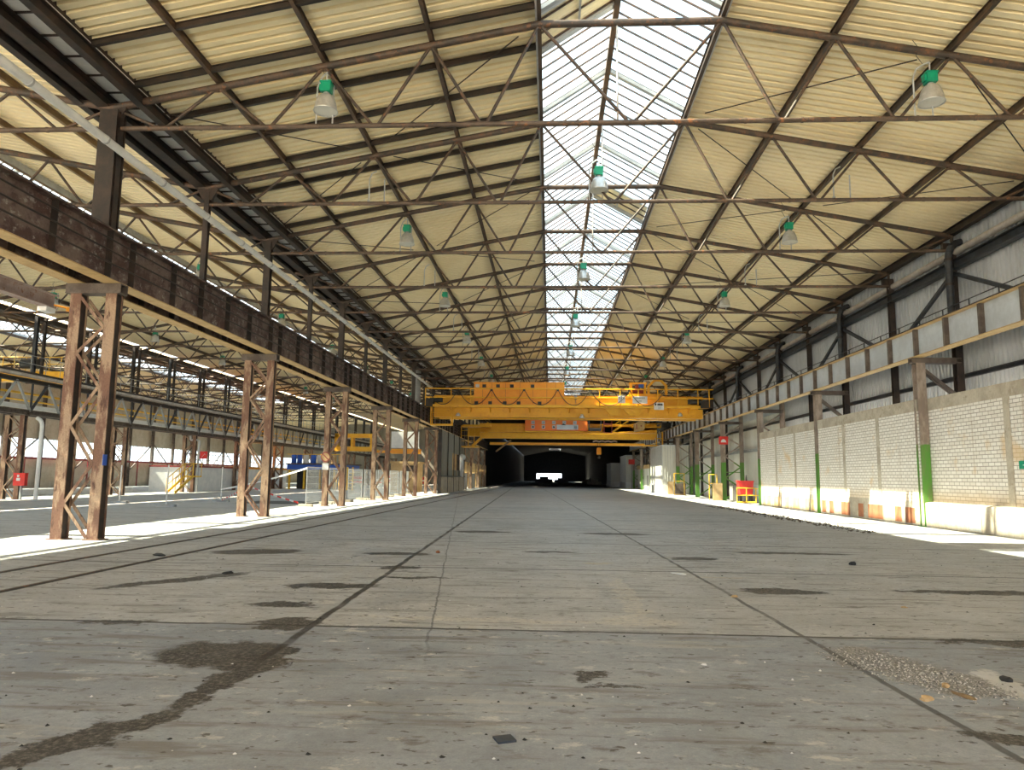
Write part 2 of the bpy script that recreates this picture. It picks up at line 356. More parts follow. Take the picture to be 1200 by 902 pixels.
# skylights: pitched glazing on kerbs, bars, rafters, ridge
def skylight(idx, xa, xb, zb, y0, y1, blank=(), pitch=.585):
    zk = zb + .48; xr = (xa + xb) / 2 - .15; zr = zk + (xb - xa) / 2 * .62
    w = bpy.data.objects.new('window_%d' % idx, None); COL.objects.link(w); w['kind'] = 'structure'
    kb = MB(); kb.bx(xa - .10, xa - .02, y0, y1, zb + .1, zk + .03); kb.bx(xb + .02, xb + .10, y0, y1, zb + .1, zk + .03); kb.build('kerb', 'lightgrey', w)
    def pt(side, t, y, dz=0.): return (xa + (xr - xa) * t if side == 0 else xb + (xr - xb) * t, y, zk + (zr - zk) * t + dz)
    for side in (0, 1):
        cuts = [y0]
        for sd, a, b in blank:
            if sd == side: cuts += [a, b]
        cuts.append(y1); g = MB()
        for i in range(0, len(cuts), 2): g.quad(pt(side, 0, cuts[i]), pt(side, 1, cuts[i]), pt(side, 1, cuts[i + 1]), pt(side, 0, cuts[i + 1]))
        g.build('glazing', 'glass', w, False)
        bars = MB(); n = int((y1 - y0) / pitch)
        for i in range(n + 1):
            y = y0 + i * (y1 - y0) / n; bars.bar(pt(side, 0, y, -.02), pt(side, 1, y, -.02), .034, .05)
        bars.build('glazing_bars', 'truss', w)
        for sd, a, b in blank:
            if sd != side: continue
            mb = MB(); k = int((b - a) / .14)
            for i in range(k):
                ya, yb = a + (b - a) * i / k, a + (b - a) * (i + 1) / k; d = .03
                mb.quad(pt(side, 0, ya), pt(side, 1, ya), pt(side, 1, (ya + yb) / 2, d), pt(side, 0, (ya + yb) / 2, d))
                mb.quad(pt(side, 0, (ya + yb) / 2, d), pt(side, 1, (ya + yb) / 2, d), pt(side, 1, yb), pt(side, 0, yb))
            mb.build('blanking_sheet', 'roof', w, False)
            e = MB(); e.bar(pt(side, 0, a, -.05), pt(side, 1, a, -.05), .12, .12); e.bar(pt(side, 0, b, -.05), pt(side, 1, b, -.05), .22, .12); e.bar(pt(side, .5, a, -.06), pt(side, .5, b, -.06), .06, .06); e.build('blanking_frame', 'lightgrey', w)
        rf = MB(); y = TY(0) + 5.268 * math.ceil((y0 - Y0) / S)
        while y < y1:
            rf.bar(pt(side, 0, y, -.10), pt(side, 1, y, -.10), .16, .10); y += S
        rf.build('rafters', 'greypaint', w)
    rb = MB(); rb.bar((xr, y0, zr - .10), (xr, y1, zr - .10), .16, .24); rb.build('ridge_beam', 'purlin', w)
    return w
skylight(1, XA, XB, ZS, 12., 112.9, blank=[(0, 17.5, 19.2), (1, 31.2, 33.2)])
skylight(2, XBL, XBR, ZB, YB, 112.9)
skylight(3, X3L, X3R, ZB, YB, 112.9)
skylight(4, XA, XB, ZS, 298., 316.)

# outer wall of the third hall: block plinth, window band, upper boards
w = struct('wall_left', MB().bx(X3 - .3, X3, YB, 160, -.3, 2.85), 'beige_block')
struct('wall_left.001', MB().bx(X3 - .3, X3, YB, 160, 4.95, ZE + .5), 'beige_block')
wd = bpy.data.objects.new('window_5', None); COL.objects.link(wd); wd['kind'] = 'structure'
MB().bx(X3 - .16, X3 - .14, YB, 160, 2.85, 4.95).build('glazing', 'wallglass', wd)
mu = MB(); mu.bx(X3 - .2, X3 - .05, YB, 160, 2.80, 2.9); mu.bx(X3 - .2, X3 - .05, YB, 160, 4.9, 5.0)
y = 20.
while y < 160: mu.bx(X3 - .18, X3 - .08, y - .03, y + .03, 2.85, 4.95); y += 1.0
mu.build('mullions', 'lightgrey', wd)
# end walls of second and third halls, dark far part of the main hall
struct('wall_back', MB().bx(X3, -11.6, 160, 160.3, -.3, 14), 'grey_board')
struct('wall_back.001', MB().bx(-11.75, -11.45, 131, YEND, -.3, ZE + .5), 'far_shade')
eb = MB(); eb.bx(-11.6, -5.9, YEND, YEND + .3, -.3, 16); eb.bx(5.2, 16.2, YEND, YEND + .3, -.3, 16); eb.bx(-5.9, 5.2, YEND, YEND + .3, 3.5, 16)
struct('wall_back.002', eb, 'far_shade')

# right-hand wall: corrugated sheet above, white sheets further along
def wall_sheet(x, y0, y1, z0, z1, pitch, depth, m):
    mb = MB(); n = int(round((y1 - y0) / pitch)); pr = corr_profile((y1 - y0) / n, depth)
    pts = [(y0 + i * (y1 - y0) / n + a, d) for i in range(n) for a, d in pr] + [(y1, 0)]
    vs = [(x + d, y, z) for y, d in pts for z in (z0, z1)]
    mb.add(vs, [(2 * i, 2 * i + 1, 2 * i + 3, 2 * i + 2) for i in range(len(pts) - 1)])
    mb.bx(x + depth + .02, x + depth + .12, y0, y1, z0, z1)
    return struct('wall_right', mb, m)
wall_sheet(15.56, YB, 130, 6.2, ZE + .4, .26, .13, 'sheet')
wall_sheet(15.56, YB, 49.6, 3.9, 6.2, .26, .13, 'sheet')
wall_sheet(15.62, 49.6, 130, 1.25, 6.2, 1.05, .012, 'sheet_white')
struct('wall_right', MB().bx(15.5, 15.8, 49.6, 130, -.3, 1.25), 'white')
struct('wall_right', MB().bx(15.6, 15.9, 130, YEND, -.3, ZE + .4), 'far_shade')
# brick wall: plinth, brick field, ring beam, pilasters
BXA, BXB, BX = 13.92, 13.63, 13.73
for x0, ya, yb in ((BXA, YB, 28.05), (BXB, 28.06, 38.36), (BXB, 38.78, 48.88)):
    struct('wall_right', MB().bx(x0, x0 + .30, ya, yb, .9, 4.22), 'brick')
    struct('wall_right', MB().bx(x0 - .02, x0 + .32, ya, yb, 4.22, 4.66), 'concrete')
    pl = MB(); pl.bx(13.62, x0 + .32, ya, yb, -.1, .86); pl.prism([(13.62, .86), (x0, .9), (x0 + .32, .9), (x0 + .32, .86)], 1, ya, yb)
    struct('wall_right', pl, 'concrete')
pp = MB()
for y in (-4., 3., 10., 17.3, 23.2): pp.bx(BXA - .025, BXA + .05, y - .15, y + .15, .9, 4.23)
for y in (31.5, 35.1, 42.0, 45.5): pp.bx(BXB - .02, BXB + .05, y - .13, y + .13, .9, 4.23)
struct('trim_1', pp, 'concrete')

# ------------------------------------------------------------------ roof trusses
def make_truss(name, nodes, zc, label, cat, group, flat=None):
    """nodes: (x,z) of the top chord; bottom chord between the outer nodes; zigzag webs between"""
    t = thing(name, label, cat, (0, 0, 0), group)
    bc = MB(); bc.tube((nodes[0][0], 0, zc), (nodes[-1][0], 0, zc), .065, 8)
    for i in range(int((nodes[-1][0] - nodes[0][0]) / 1.36)):
        x = nodes[0][0] + 1.36 * (i + .7); bc.tube((x, 0, zc), (x + .05, 0, zc), .075, 8)
    bc.build('bottom_chord', 'truss_chord', t)
    tc = MB()
    for (x0, z0), (x1, z1) in zip(nodes, nodes[1:]): tc.tube((x0, 0, z0), (x1, 0, z1), .095, 8)
    tc.build('top_chord', 'truss', t)
    for (x0, z0), (x1, z1) in zip(nodes, nodes[1:]):
        xm = (x0 + x1) / 2
        for x, z in ((x0, z0), (x1, z1)):
            MB().tube((x, 0, z), (xm + (.06 if x > xm else -.06), 0, zc), .042, 6).build('web_member', 'truss', t)
    gs = MB()
    for x, z in nodes[1:-1]: gs.bx(x - .14, x + .14, -.012, .012, z - .13, z + .05)
    gs.build('gusset_plates', 'truss', t)
    for x, z in (nodes[0], nodes[-1]):
        MB().tube((x, 0, z), (x, 0, zc), .06, 8).build('end_post', 'truss', t)
    return t
zp = lambda i: ZE + (ZS - ZE) * i / 4
main_nodes = [(PX[i], zp(i)) for i in range(5)] + [(PXR[i], zp(i)) for i in range(4, -1, -1)]
proto = make_truss('roof_truss', main_nodes, ZC, 'x', 'roof truss', 'roof trusses over the main hall')
MB().tube((1.62, 0, ZC), (1.62, 0, ZS), .025, 6).build('hanger_rod', 'pipe', proto)
KN = 18
for k in range(0, KN):
    o = proto if k == 0 else copy_tree(proto)
    o.location = (0, TY(k), 0)
    relabel(o, '%s brown tubular roof truss from the camera spanning the main hall below its cream roof' % ORD[k])
zb = lambda i: ZE + (ZB - ZE) * i / 3
b_nodes = [(PB2[i], zb(i)) for i in range(4)] + [(PB[i], zb(i)) for i in range(3, -1, -1)]
pb = make_truss('aisle_truss', b_nodes, ZC, 'x', 'roof truss', 'roof trusses over the second hall')
for k in range(0, 17):
    o = pb if k == 0 else copy_tree(pb)
    o.location = (0, TY(k), 0)
    relabel(o, '%s roof truss from the camera over the side hall left of the rusty columns' % ORD[k])
pc = make_truss('outer_truss', [(x - 20.34 - .06, z) for x, z in b_nodes], ZC, 'x', 'roof truss', 'roof trusses over the outermost hall')
j = 0
for k in range(4, 20, 1):
    o = pc if j == 0 else copy_tree(pc)
    o.location = (0, TY(k), 0); relabel(o, '%s roof truss from the camera in the outermost hall beyond the lattice runway' % ORD[j]); j += 1

# purlins
def purlin(x, z, y0, y1, m, label, w=.10, h=.20, cat='purlin', grp='purlins under the roof sheets', name='roof_purlin'):
    o = MB().ibeam((0, y0, 0), (0, y1, 0), w, h, .016).build(name, m); o.location = (x, 0, z); return tag(o, label, cat, grp, 'thing')
side = ['lowest', 'middle', 'upper']
for i in (1, 2, 3):
    purlin(PX[i], zp(i) + .20, YB, 116, 'purlin', '%s long brown purlin under the left slope of the main roof' % side[i - 1])
    purlin(PXR[i], zp(i) + .20, YB, 116, 'purlin', '%s long brown purlin under the right slope of the main roof' % side[i - 1])
purlin(XA, ZS + .2, YB, 113, 'purlin', 'brown edge beam along the left side of the main skylight', .10, .26, 'edge beam', 'skylight edge beams', 'edge_beam')
purlin(XB, ZS + .2, YB, 113, 'purlin', 'brown edge beam along the right side of the main skylight', .10, .26, 'edge beam', 'skylight edge beams', 'edge_beam')
purlin(XR, ZE + .16, YB, 116, 'dark', 'dark eaves beam along the top of the right wall', .22, .3, 'eaves beam', 'eaves beams', 'eaves_beam')
for i in (1, 2):
    purlin(PB[i], zb(i) + .20, YB, 130, 'purlin_tan', '%s tan purlin above the plate girder, under the near slope of the side hall roof' % ('lower', 'upper')[i - 1])
    purlin(PB2[i], zb(i) + .20, YB, 130, 'purlin', '%s purlin under the far slope of the side hall roof' % ('lower', 'upper')[i - 1])
purlin(XBR, ZB + .2, YB, 113, 'purlin_tan', 'tan edge beam along the near side of the side hall skylight', .12, .26, 'edge beam', 'skylight edge beams', 'edge_beam')
purlin(XBL, ZB + .2, YB, 113, 'purlin', 'brown edge beam along the far side of the side hall skylight', .12, .26, 'edge beam', 'skylight edge beams', 'edge_beam')
for i in (1, 2, 3):
    purlin(PB[i] - 20.34, zb(i) + .2, YB, 130, 'purlin', '%s purlin under the near slope of the outermost hall roof' % side[i - 1])
    purlin(PB2[i] - 20.34, zb(i) + .2, YB, 130, 'purlin', '%s purlin under the far slope of the outermost hall roof' % side[i - 1])
purlin(X2, ZE + .12, YB, 130, 'dark', 'dark valley beam above the far lattice runway', .3, .34, 'valley beam', 'valley beams', 'valley_beam')

# valley gutter above the left column row
g = thing('valley_gutter', 'long dark valley gutter with pale bottom plates above the left column row', 'gutter', (0, 0, 0))
MB().ibeam((-10.42, YB, 10.98), (-10.42, 130, 10.98), .2, .30, .02).build('side_beam', 'dark', g)
MB().ibeam((-11.42, YB, 11.0), (-11.42, 130, 11.0), .34, .30, .02).build('side_beam', 'dark', g)
MB().ibeam((-12.06, YB, 11.06), (-12.06, 130, 11.06), .2, .26, .02).build('side_beam', 'dark', g)
MB().bx(-12.05, -10.42, YB, 130, 11.22, 11.25).build('bottom_plate', 'white', g)
MB().bx(-10.45, -10.42, YB, 130, 11.25, 11.52).bx(-12.05, -12.02, YB, 130, 11.25, 11.55).build('side_lips', 'dark', g)
st = MB(); y = YB
while y < 130: st.bx(-12.0, -10.42, y, y + .035, 11.17, 11.21); y += .82
st.build('straps', 'dark', g)

# cross rafters on the near left slope
j = 0
for n in range(-4, 7):
    y = Y0 - .45 + 1.756 * n
    x0, x1 = PX[0] + .5, XA - .1
    o = MB().ibeam((x0, 0, ZE + SL * .5 + .22), (x1, 0, ZS + .22), .09, .16, .014).build('roof_rafter', 'dark'); o.location = (0, y, 0)
    tag(o, '%s dark cross rafter from the camera under the left slope of the main roof' % ORD[j], 'rafter', 'dark cross rafters on the left slope', 'thing'); j += 1

# thin wind bracing rods between trusses
def rod(p, q, label, r=.018):
    p, q = V(p), V(q); o = MB().tube((0, 0, 0), q - p, r, 5).build('bracing_rod', 'dark'); o.location = p
    return tag(o, label, 'bracing rod', 'thin crossed bracing rods in the roof', 'thing')
j = 0
for k in range(0, 7, 1):
    for sgn, P in ((0, PX), (1, PXR)):
        for a, b in ((0, 2), (2, 4)):
            if (k + (a // 2) + sgn) % 2: a, b = b, a
            p_, q_ = V((P[a], TY(k), zp(a) + .12)), V((P[b], TY(k + 1), zp(b) + .12)); d_ = q_ - p_
            rod(p_ + d_ * .1, q_ - d_ * .1,
                'thin bracing rod, %s half of the %s roof slope, %s bay from camera' % ('lower' if min(a, b) == 0 else 'upper', ('left', 'right')[sgn], ORD[k]))

# ------------------------------------------------------------------ left row: lattice columns, twin plate girders, roof posts
def lattice_column(label, group):
    t = thing('lattice_column', label, 'column', (0, 0, 0), group)
    for x in (-.45, .45):
        p = MB().ibeam((x, 0, 0), (x, 0, 6.0), .275, .30, .03, (0, 1, 0)); p.build('post', 'col', t)
        MB().bx(x - .10, x - .085, -.12, .12, .01, 5.99).bx(x + .085, x + .10, -.12, .12, .01, 5.99).build('web_plates', 'col_side_shade', t)
    nodes = [(.31, .05), (-.31, .86), (.31, 1.8), (-.31, 2.72), (.31, 3.68), (-.31, 4.5), (.31, 5.15), (-.31, 5.9)]
    for y in (-.15, .15):
        for (x0, z0), (x1, z1) in zip(nodes, nodes[1:]):
            MB().bar((x0, y, z0), (x1, y, z1), .02, .075, (0, 1, 0) if False else (0, 0, 1)).build('lacing_bar', 'col', t)
    for x in (-.45, .45): MB().bx(x - .2, x + .2, -.2, .2, 0, .025).build('base_plate', 'col', t)
    MB().bx(-.72, .68, -.17, .17, 6.0, 6.03).bx(-.72, .68, -.16, -.13, 6.03, 6.22).bx(-.72, .68, .13, .16, 6.03, 6.22).bx(-.72, .68, -.17, .17, 6.22, 6.25).bx(-.5, .5, -.02, .02, 6.03, 6.22).build('cap_beam', 'stiff', t)
    return t
lc = lattice_column('x', 'paired lattice columns of the left row')
for i in range(11):
    o = lc if i == 0 else copy_tree(lc)
    o.location = (-11.30, TY(2 * i) + .13, 0)
    relabel(o, '%s rusty twin-post lattice column from the camera in the left row' % ORD[i])
lc2 = lattice_column('x', 'grey lattice columns of the far row')
for i in range(0, 12):
    o = lc2 if i == 0 else copy_tree(lc2)
    o.location = (-31.2, 42.0 + 10.54 * i - .4, 0); o.scale = (1, 1, .81)
    relabel(o, '%s weathered twin-post column from the camera under the far lattice runway' % ORD[i])

def plate_girder(xc, y0, y1, label, stiffs, webmat, stmat, flmat, zb_=6.25, zt=7.5, fw=.40, side=1, panels=False):
    t = thing('plate_girder', label, 'crane girder', (0, 0, 0), 'crane runway girders')
    MB().bx(xc - .012, xc + .012, y0, y1, zb_ + .03, zt - .03).build('web', webmat, t)
    MB().bx(xc - fw / 2, xc + fw / 2, y0, y1, zb_, zb_ + .03).build('bottom_flange', flmat, t)
    MB().bx(xc - fw / 2, xc + fw / 2, y0, y1, zt - .03, zt).build('top_flange', flmat if panels else 'girder', t)
    MB().bx(xc - .06, xc + .06, y0, y1, zt, zt + .03).bx(xc - .035, xc + .035, y0, y1, zt + .03, zt + .11).build('crane_rail', 'dark', t)
    for y in stiffs:
        MB().bx(xc - fw / 2 + .03, xc + fw / 2 - .03, y - (.06 if panels else .01), y + (.06 if panels else .01), zb_ + .03, zt - .03).build('stiffener', stmat, t)
    return t
def stiff_list(c0, y0, y1, dbl):
    r = []
    for i in range(-4, 24):
        c = c0 + 10.536 * i
        for d in ((-.5, .5, 2.6, 4.3, 6.2, 8.0) if dbl else (-.25, 1.86, 3.97, 6.08, 8.18)):
            if y0 < c + d < y1: r.append(c + d)
    return r
pgl = plate_girder(-10.86, YB, 128, 'long purplish brown plate girder on the left columns, facing the main hall', stiff_list(Y0 + .13, 2., 100., True), 'girder', 'dark', 'flange')
cd = MB()
for z in (6.62, 6.92, 7.2): cd.tube((-10.62, YB, z), (-10.62, 128, z), .022, 6)
cd.build('conduits', 'dark', pgl)
plate_girder(-11.76, YB, 128, 'second plate girder on the left columns, on the side hall side', stiff_list(Y0 + .13, 2., 100., True)[:40], 'girder', 'dark', 'flange')

# roof posts above the girders
for k in range(0, 20):
    wide = (k == 0)
    o = bpy.data.objects.new('roof_post', None); COL.objects.link(o); o.location = (-11.18, TY(k), 6.25 if False else 7.0)
    tag(o, '%s dark steel roof post from the camera rising behind the left plate girder' % ORD[k], 'roof post', 'roof posts above the left girder', 'thing')
    wv, dv = (.46, .42) if wide else ((.26, .26) if k % 2 == 0 else (.17, .17))
    s = MB(); s.ibeam((0, 0, -.6), (0, 0, 3.72), wv, dv, .03, (0, 1, 0)); 
    if wide: s.bx(-.23, .23, -.1, .1, -.6, 3.7)
    s.build('shaft', 'dark', o)
    s = MB(); s.prism([(-.34, 3.95), (.34, 3.95), (.34, 3.78), (.16, 3.45), (-.16, 3.45), (-.34, 3.78)], 1, -.06, .06); s.build('head_bracket', 'dark', o)
o = thing('grey_downpipe_post', 'thick grey round post rising from the left girder just before the yellow crane', 'post', (-11.9, 64.5, 0))
MB().tube((0, 0, 7.62), (0, 0, 10.9), .42, 16).build('shaft', 'greypaint', o)
MB().tube((0, 0, 10.5), (0, 0, 10.62), .5, 16).build('collar', 'dark', o)

# pale pipe along the left row
o = thing('service_pipe', 'long pale pipe running beside the roof posts of the left row', 'pipe', (0, 0, 0))
MB().tube((-10.72, YB, 9.55), (-10.72, 66, 9.55), .10, 12).build('pipe_run', 'white', o)
cl = MB(); y = -10.
while y < 66: cl.tube((-10.72, y, 9.55), (-10.72, y + .06, 9.55), .115, 10); y += 2.634
cl.build('pipe_collars', 'lightgrey', o)
hg = MB()
for k in range(0, 10): hg.bar((-10.72, TY(k), 9.6), (-11.1, TY(k), 9.6), .03, .03)
hg.build('pipe_brackets', 'dark', o)

# ------------------------------------------------------------------ far lattice runway between second and third hall
XF = -30.7
lt = thing('lattice_runway', 'long grey lattice crane runway across the far side of the side hall', 'crane runway', (0, 0, 0))
MB().tube((XF, 20, 7.2), (XF, 140, 7.2), .12, 10).build('top_pipe', 'pipe', lt)
MB().tube((XF - 1.4, 20, 6.35), (XF - 1.4, 140, 6.35), .07, 8).tube((XF - 1.3, 20, 5.9), (XF - 1.3, 140, 5.9), .05, 8).build('yellow_pipes', 'ylw_rail', lt)
MB().bx(XF - .9, XF + .0, 20, 140, 7.32, 7.45).build('walkway_deck', 'dark', lt)
MB().ibeam((XF, 20, 5.05), (XF, 140, 5.05), .3, .28, .03).build('bottom_chord', 'stiff', lt)
MB().ibeam((XF, 20, 6.9), (XF, 140, 6.9), .3, .25, .03).build('top_chord', 'dark', lt)
MB().ibeam((XF - .75, 20, 5.05), (XF - .75, 140, 5.05), .3, .28, .03).build('rear_chord', 'dark', lt)
n = 0; y = 26.2
while y < 128:
    MB().bar((XF, y, 5.15), (XF, y + 1.3, 6.85), .10, .12).build('lattice_diagonal', 'greypaint' if n % 2 else 'slate', lt)
    MB().bar((XF, y + 2.6, 5.15), (XF, y + 1.3, 6.85), .10, .12).build('lattice_diagonal', 'greypaint', lt)
    MB().bar((XF, y, 5.15), (XF, y, 6.85), .09, .09).build('lattice_upright', 'slate', lt)
    y += 2.635; n += 1
rl = MB(); y = 26.
while y < 130: rl.tube((XF - .1, y, 7.45), (XF - .1, y, 8.45), .02, 5); y += 1.32
for z in (7.95, 8.45): rl.tube((XF - .1, 26, z), (XF - .1, 130, z), .02, 5)
rl.build('handrail', 'greypaint', lt)
tr = MB(); tr.bx(XF - .6, XF - .3, 26, 130, 5.3, 5.55); tr.build('cable_tray', 'white', lt)
for i in range(20):
    y = 26.5 + 5.268 * i
    o = bpy.data.objects.new('runway_post', None); COL.objects.link(o); o.location = (-31.0, y, 7.45)
    tag(o, '%s slim roof post from the camera standing on the far lattice runway' % ORD[i], 'roof post', 'roof posts on the far runway', 'thing')
    s = MB(); s.ibeam((0, 0, 0), (0, 0, 3.5), .2, .2, .025, (0, 1, 0)); s.build('shaft', 'dark' if i % 3 else 'slate', o)
    s = MB(); s.ibeam((0, .75, 0), (0, .75, 3.5), .15, .15, .02, (0, 1, 0)); s.build('twin_shaft', 'dark', o)
    s = MB(); s.bar((0, 0, 3.3), (0, .75, 3.3), .08, .08); s.build('tie', 'dark', o)

# ------------------------------------------------------------------ right row: columns, plate girder with pale panels, bracing
def right_column(full):
    t = thing('crane_column', 'x', 'column', (0, 0, 0), 'green-footed columns of the right row')
    MB().ibeam((0, 0, 0), (0, 0, 6.0), .33, .35, .03, (0, 1, 0)).build('front_post', 'rightcol', t)
    MB().ibeam((1.45, 0, 0), (1.45, 0, 6.9), .26, .30, .03, (0, 1, 0)).build('rear_post', 'dark' if not full else 'rightcol', t)
    MB().bx(-.30, 1.5, -.16, .16, 6.0, 6.03).bx(-.30, 1.5, -.15, -.12, 6.03, 6.17).bx(-.30, 1.5, .12, .15, 6.03, 6.17).bx(-.30, 1.5, -.16, .16, 6.17, 6.2).build('cap_beam', 'stiff', t)
    if full:
        n = [(.12, .15), (1.32, .95), (.12, 1.75), (1.32, 2.6), (.12, 3.45), (1.32, 4.3), (.12, 5.1), (1.32, 5.9)]
        for a, b in zip(n, n[1:]): MB().bar((a[0], -.1, a[1]), (b[0], -.1, b[1]), .06, .10).build('lacing_bar', 'rightcol', t)
        MB().bar((.1, 0, 2.2), (1.4, 0, 2.2), .06, .06).build('tie', 'rightcol', t)
    else:
        MB().bar((.15, -.08, 5.75), (1.35, -.08, 4.75), .08, .12).build('knee_brace', 'stiff', t)
        MB().bar((.15, .08, 5.75), (1.35, .08, 4.75), .08, .12).build('knee_brace', 'stiff', t)
    MB().bx(-.24, .24, -.22, .22, 0, .025).build('base_plate', 'rightcol', t)
    return t
rc_a, rc_b = right_column(False), right_column(True)
fa = fb = True
for i, k in enumerate(range(0, 22, 2)):
    y = TY(k) + .18
    if y < 49.0 or True:
        full = k >= 6
    if full:
        o = rc_b if fb else copy_tree(rc_b); fb = False
    else:
        o = rc_a if fa else copy_tree(rc_a); fa = False
    o.location = (13.74, y, 0)
    relabel(o, '%s column from the camera in the right row, green paint on its foot' % ORD[i])
rg = plate_girder(13.66, YB, 128, 'plate girder with pale blue panels and tan flanges along the right wall', stiff_list(Y0 + .18, 0., 110., False), 'panelblue', 'stiff', 'flange', 6.2, 7.26, .40, panels=True)
# walkway and railing on top of the right girder
wk = thing('runway_walkway', 'dark walkway with railing on top of the right girder', 'walkway', (0, 0, 0))
MB().bx(13.9, 15.0, YB, 128, 7.2, 7.26).build('deck', 'dark', wk)
rl = MB(); y = 14.
while y < 125: rl.tube((14.75, y, 7.26), (14.75, y, 8.05), .025, 5); y += 1.756
rl.build('rail_posts', 'slate', wk)
rl = MB()
for z in (7.6, 7.82, 8.05): rl.tube((14.75, YB, z), (14.75, 125, z), .02, 5)
rl.build('rails', 'slate', wk)
# posts and V-bracing of the upper right wall
def wall_post(k):
    even = k % 2 == 0; zb0 = 6.9 if even else 0.
    o = bpy.data.objects.new('wall_post', None); COL.objects.link(o); o.location = (15.2, TY(k) + (.18 if even else 0), zb0)
    tag(o, '%s dark upright from the camera against the corrugated upper right wall' % ORD[k], 'wall post', 'uprights of the upper right wall', 'thing')
    s = MB(); s.ibeam((0, 0, 0.), (0, 0, 10.55 - zb0), .22, .26, .025, (0, 1, 0)); s.build('shaft', 'dark', o)
    s = MB(); s.bx(-.35, .12, -.08, .08, 10.35 - zb0, 10.62 - zb0); s.build('head_bracket', 'dark', o)
    if even:
        s = MB(); s.prism([(-.3, .3), (.0, .3), (.0, 2.7), (-.06, 2.7)], 1, -.04, .04); s.build('haunch', 'stiff', o)
for k in range(0, 20): wall_post(k)
for k in range(0, 19):
    top = k % 2 == 0
    a, b = (TY(k) + .15, TY(k + 1) - .5) if top else (TY(k + 1) - .15, TY(k) + .5)
    o = MB().bar((0, 0, 9.35), (0, b - a, 7.35), .12, .14).build('wall_brace', 'slate'); o.location = (15.12, a, 0)
    tag(o, '%s sloping brace from the camera along the upper right wall' % ORD[k], 'brace', 'sloping braces of the upper right wall', 'thing')
o = MB().ibeam((0, YB, 0), (0, 128, 0), .32, .34, .03).build('wall_rail', 'slate'); o.location = (15.2, 0, 9.72); tag(o, 'dark horizontal beam along the top of the corrugated right wall', 'beam', None, 'thing')
o = MB().tube((0, YB, 0), (0, 128, 0), .13, 12).build('eaves_pipe', 'pipe'); o.location = (15.28, 0, 10.25); tag(o, 'pale round pipe under the right eaves beside the dark beam', 'pipe', None, 'thing')
o = MB().ibeam((0, YB, 0), (0, 128, 0), .14, .16, .02).build('sheeting_rail', 'slate'); o.location = (15.5, 0, 5.55); tag(o, 'dark sheeting rail below the right girder, behind the brackets', 'rail', None, 'thing')
o = MB().ibeam((0, 49.6, 0), (0, 128, 0), .14, .2, .02).build('sheeting_rail', 'greypaint'); o.location = (15.45, 0, 3.85); tag(o, 'grey sheeting rail across the white lower wall beyond the brick wall', 'rail', None, 'thing')
for i, k in enumerate((2, 4, 6, 8, 10)):
    o = thing('downpipe', '%s grey rainwater pipe from the camera on the upper right wall, bent at its top' % ORD[i], 'downpipe', (14.92, TY(k) - .1, 0), 'rainwater pipes of the right wall')
    pts = [(0, 0, 7.3), (0, 0, 9.9), (.03, 0, 10.15), (.12, 0, 10.4), (.3, 0, 10.55), (.5, 0, 10.6)]
    MB().path(pts, .13, 12).build('pipe_run', 'slate', o)
    MB().tube((0, 0, 8.9), (0, 0, 9.0), .15, 12).tube((0, 0, 9.85), (0, 0, 9.95), .15, 12).build('collar', 'dark', o)

# small infilled openings in the plinth of the brick wall
vents = [(24.4, 25.1), (28.62, 29.38), (29.68, 30.25), (31.3, 32.75), (33.2, 33.75), (34.65, 35.65), (36.6, 37.12), (37.62, 38.12), (39.2, 39.72), (40.02, 40.5), (41.5, 42.6), (43.5, 43.95), (44.8, 46.1), (46.9, 47.5), (47.9, 48.4)]
vl = ['grey boarded', 'terracotta', 'terracotta', 'wide terracotta', 'narrow terracotta', 'wide terracotta', 'terracotta', 'terracotta', 'pale', 'pale', 'wide pale', 'narrow pale', 'wide pale', 'pale', 'pale']
for i, (a, b) in enumerate(vents):
    if abs((a + b) / 2 - 38.5) < .3: continue
    o = thing('plinth_vent', '%s %s infilled opening from the camera in the foot of the brick wall' % (ORD[i], vl[i]), 'vent', (13.62, (a + b) / 2, .36), 'infilled openings in the brick wall plinth')
    hw = (b - a) / 2
    MB().bx(-.012, .05, -hw, hw, -.29, .29).build('infill', 'terracotta' if 0 < i < 8 else ('greypaint' if i == 0 else 'wood'), o)
    f = MB(); f.bx(-.02, .05, -hw - .04, -hw, -.33, .33); f.bx(-.02, .05, hw, hw + .04, -.33, .33); f.bx(-.02, .05, -hw, hw, -.33, -.29); f.bx(-.02, .05, -hw, hw, .29, .33); f.build('surround', 'concrete', o)

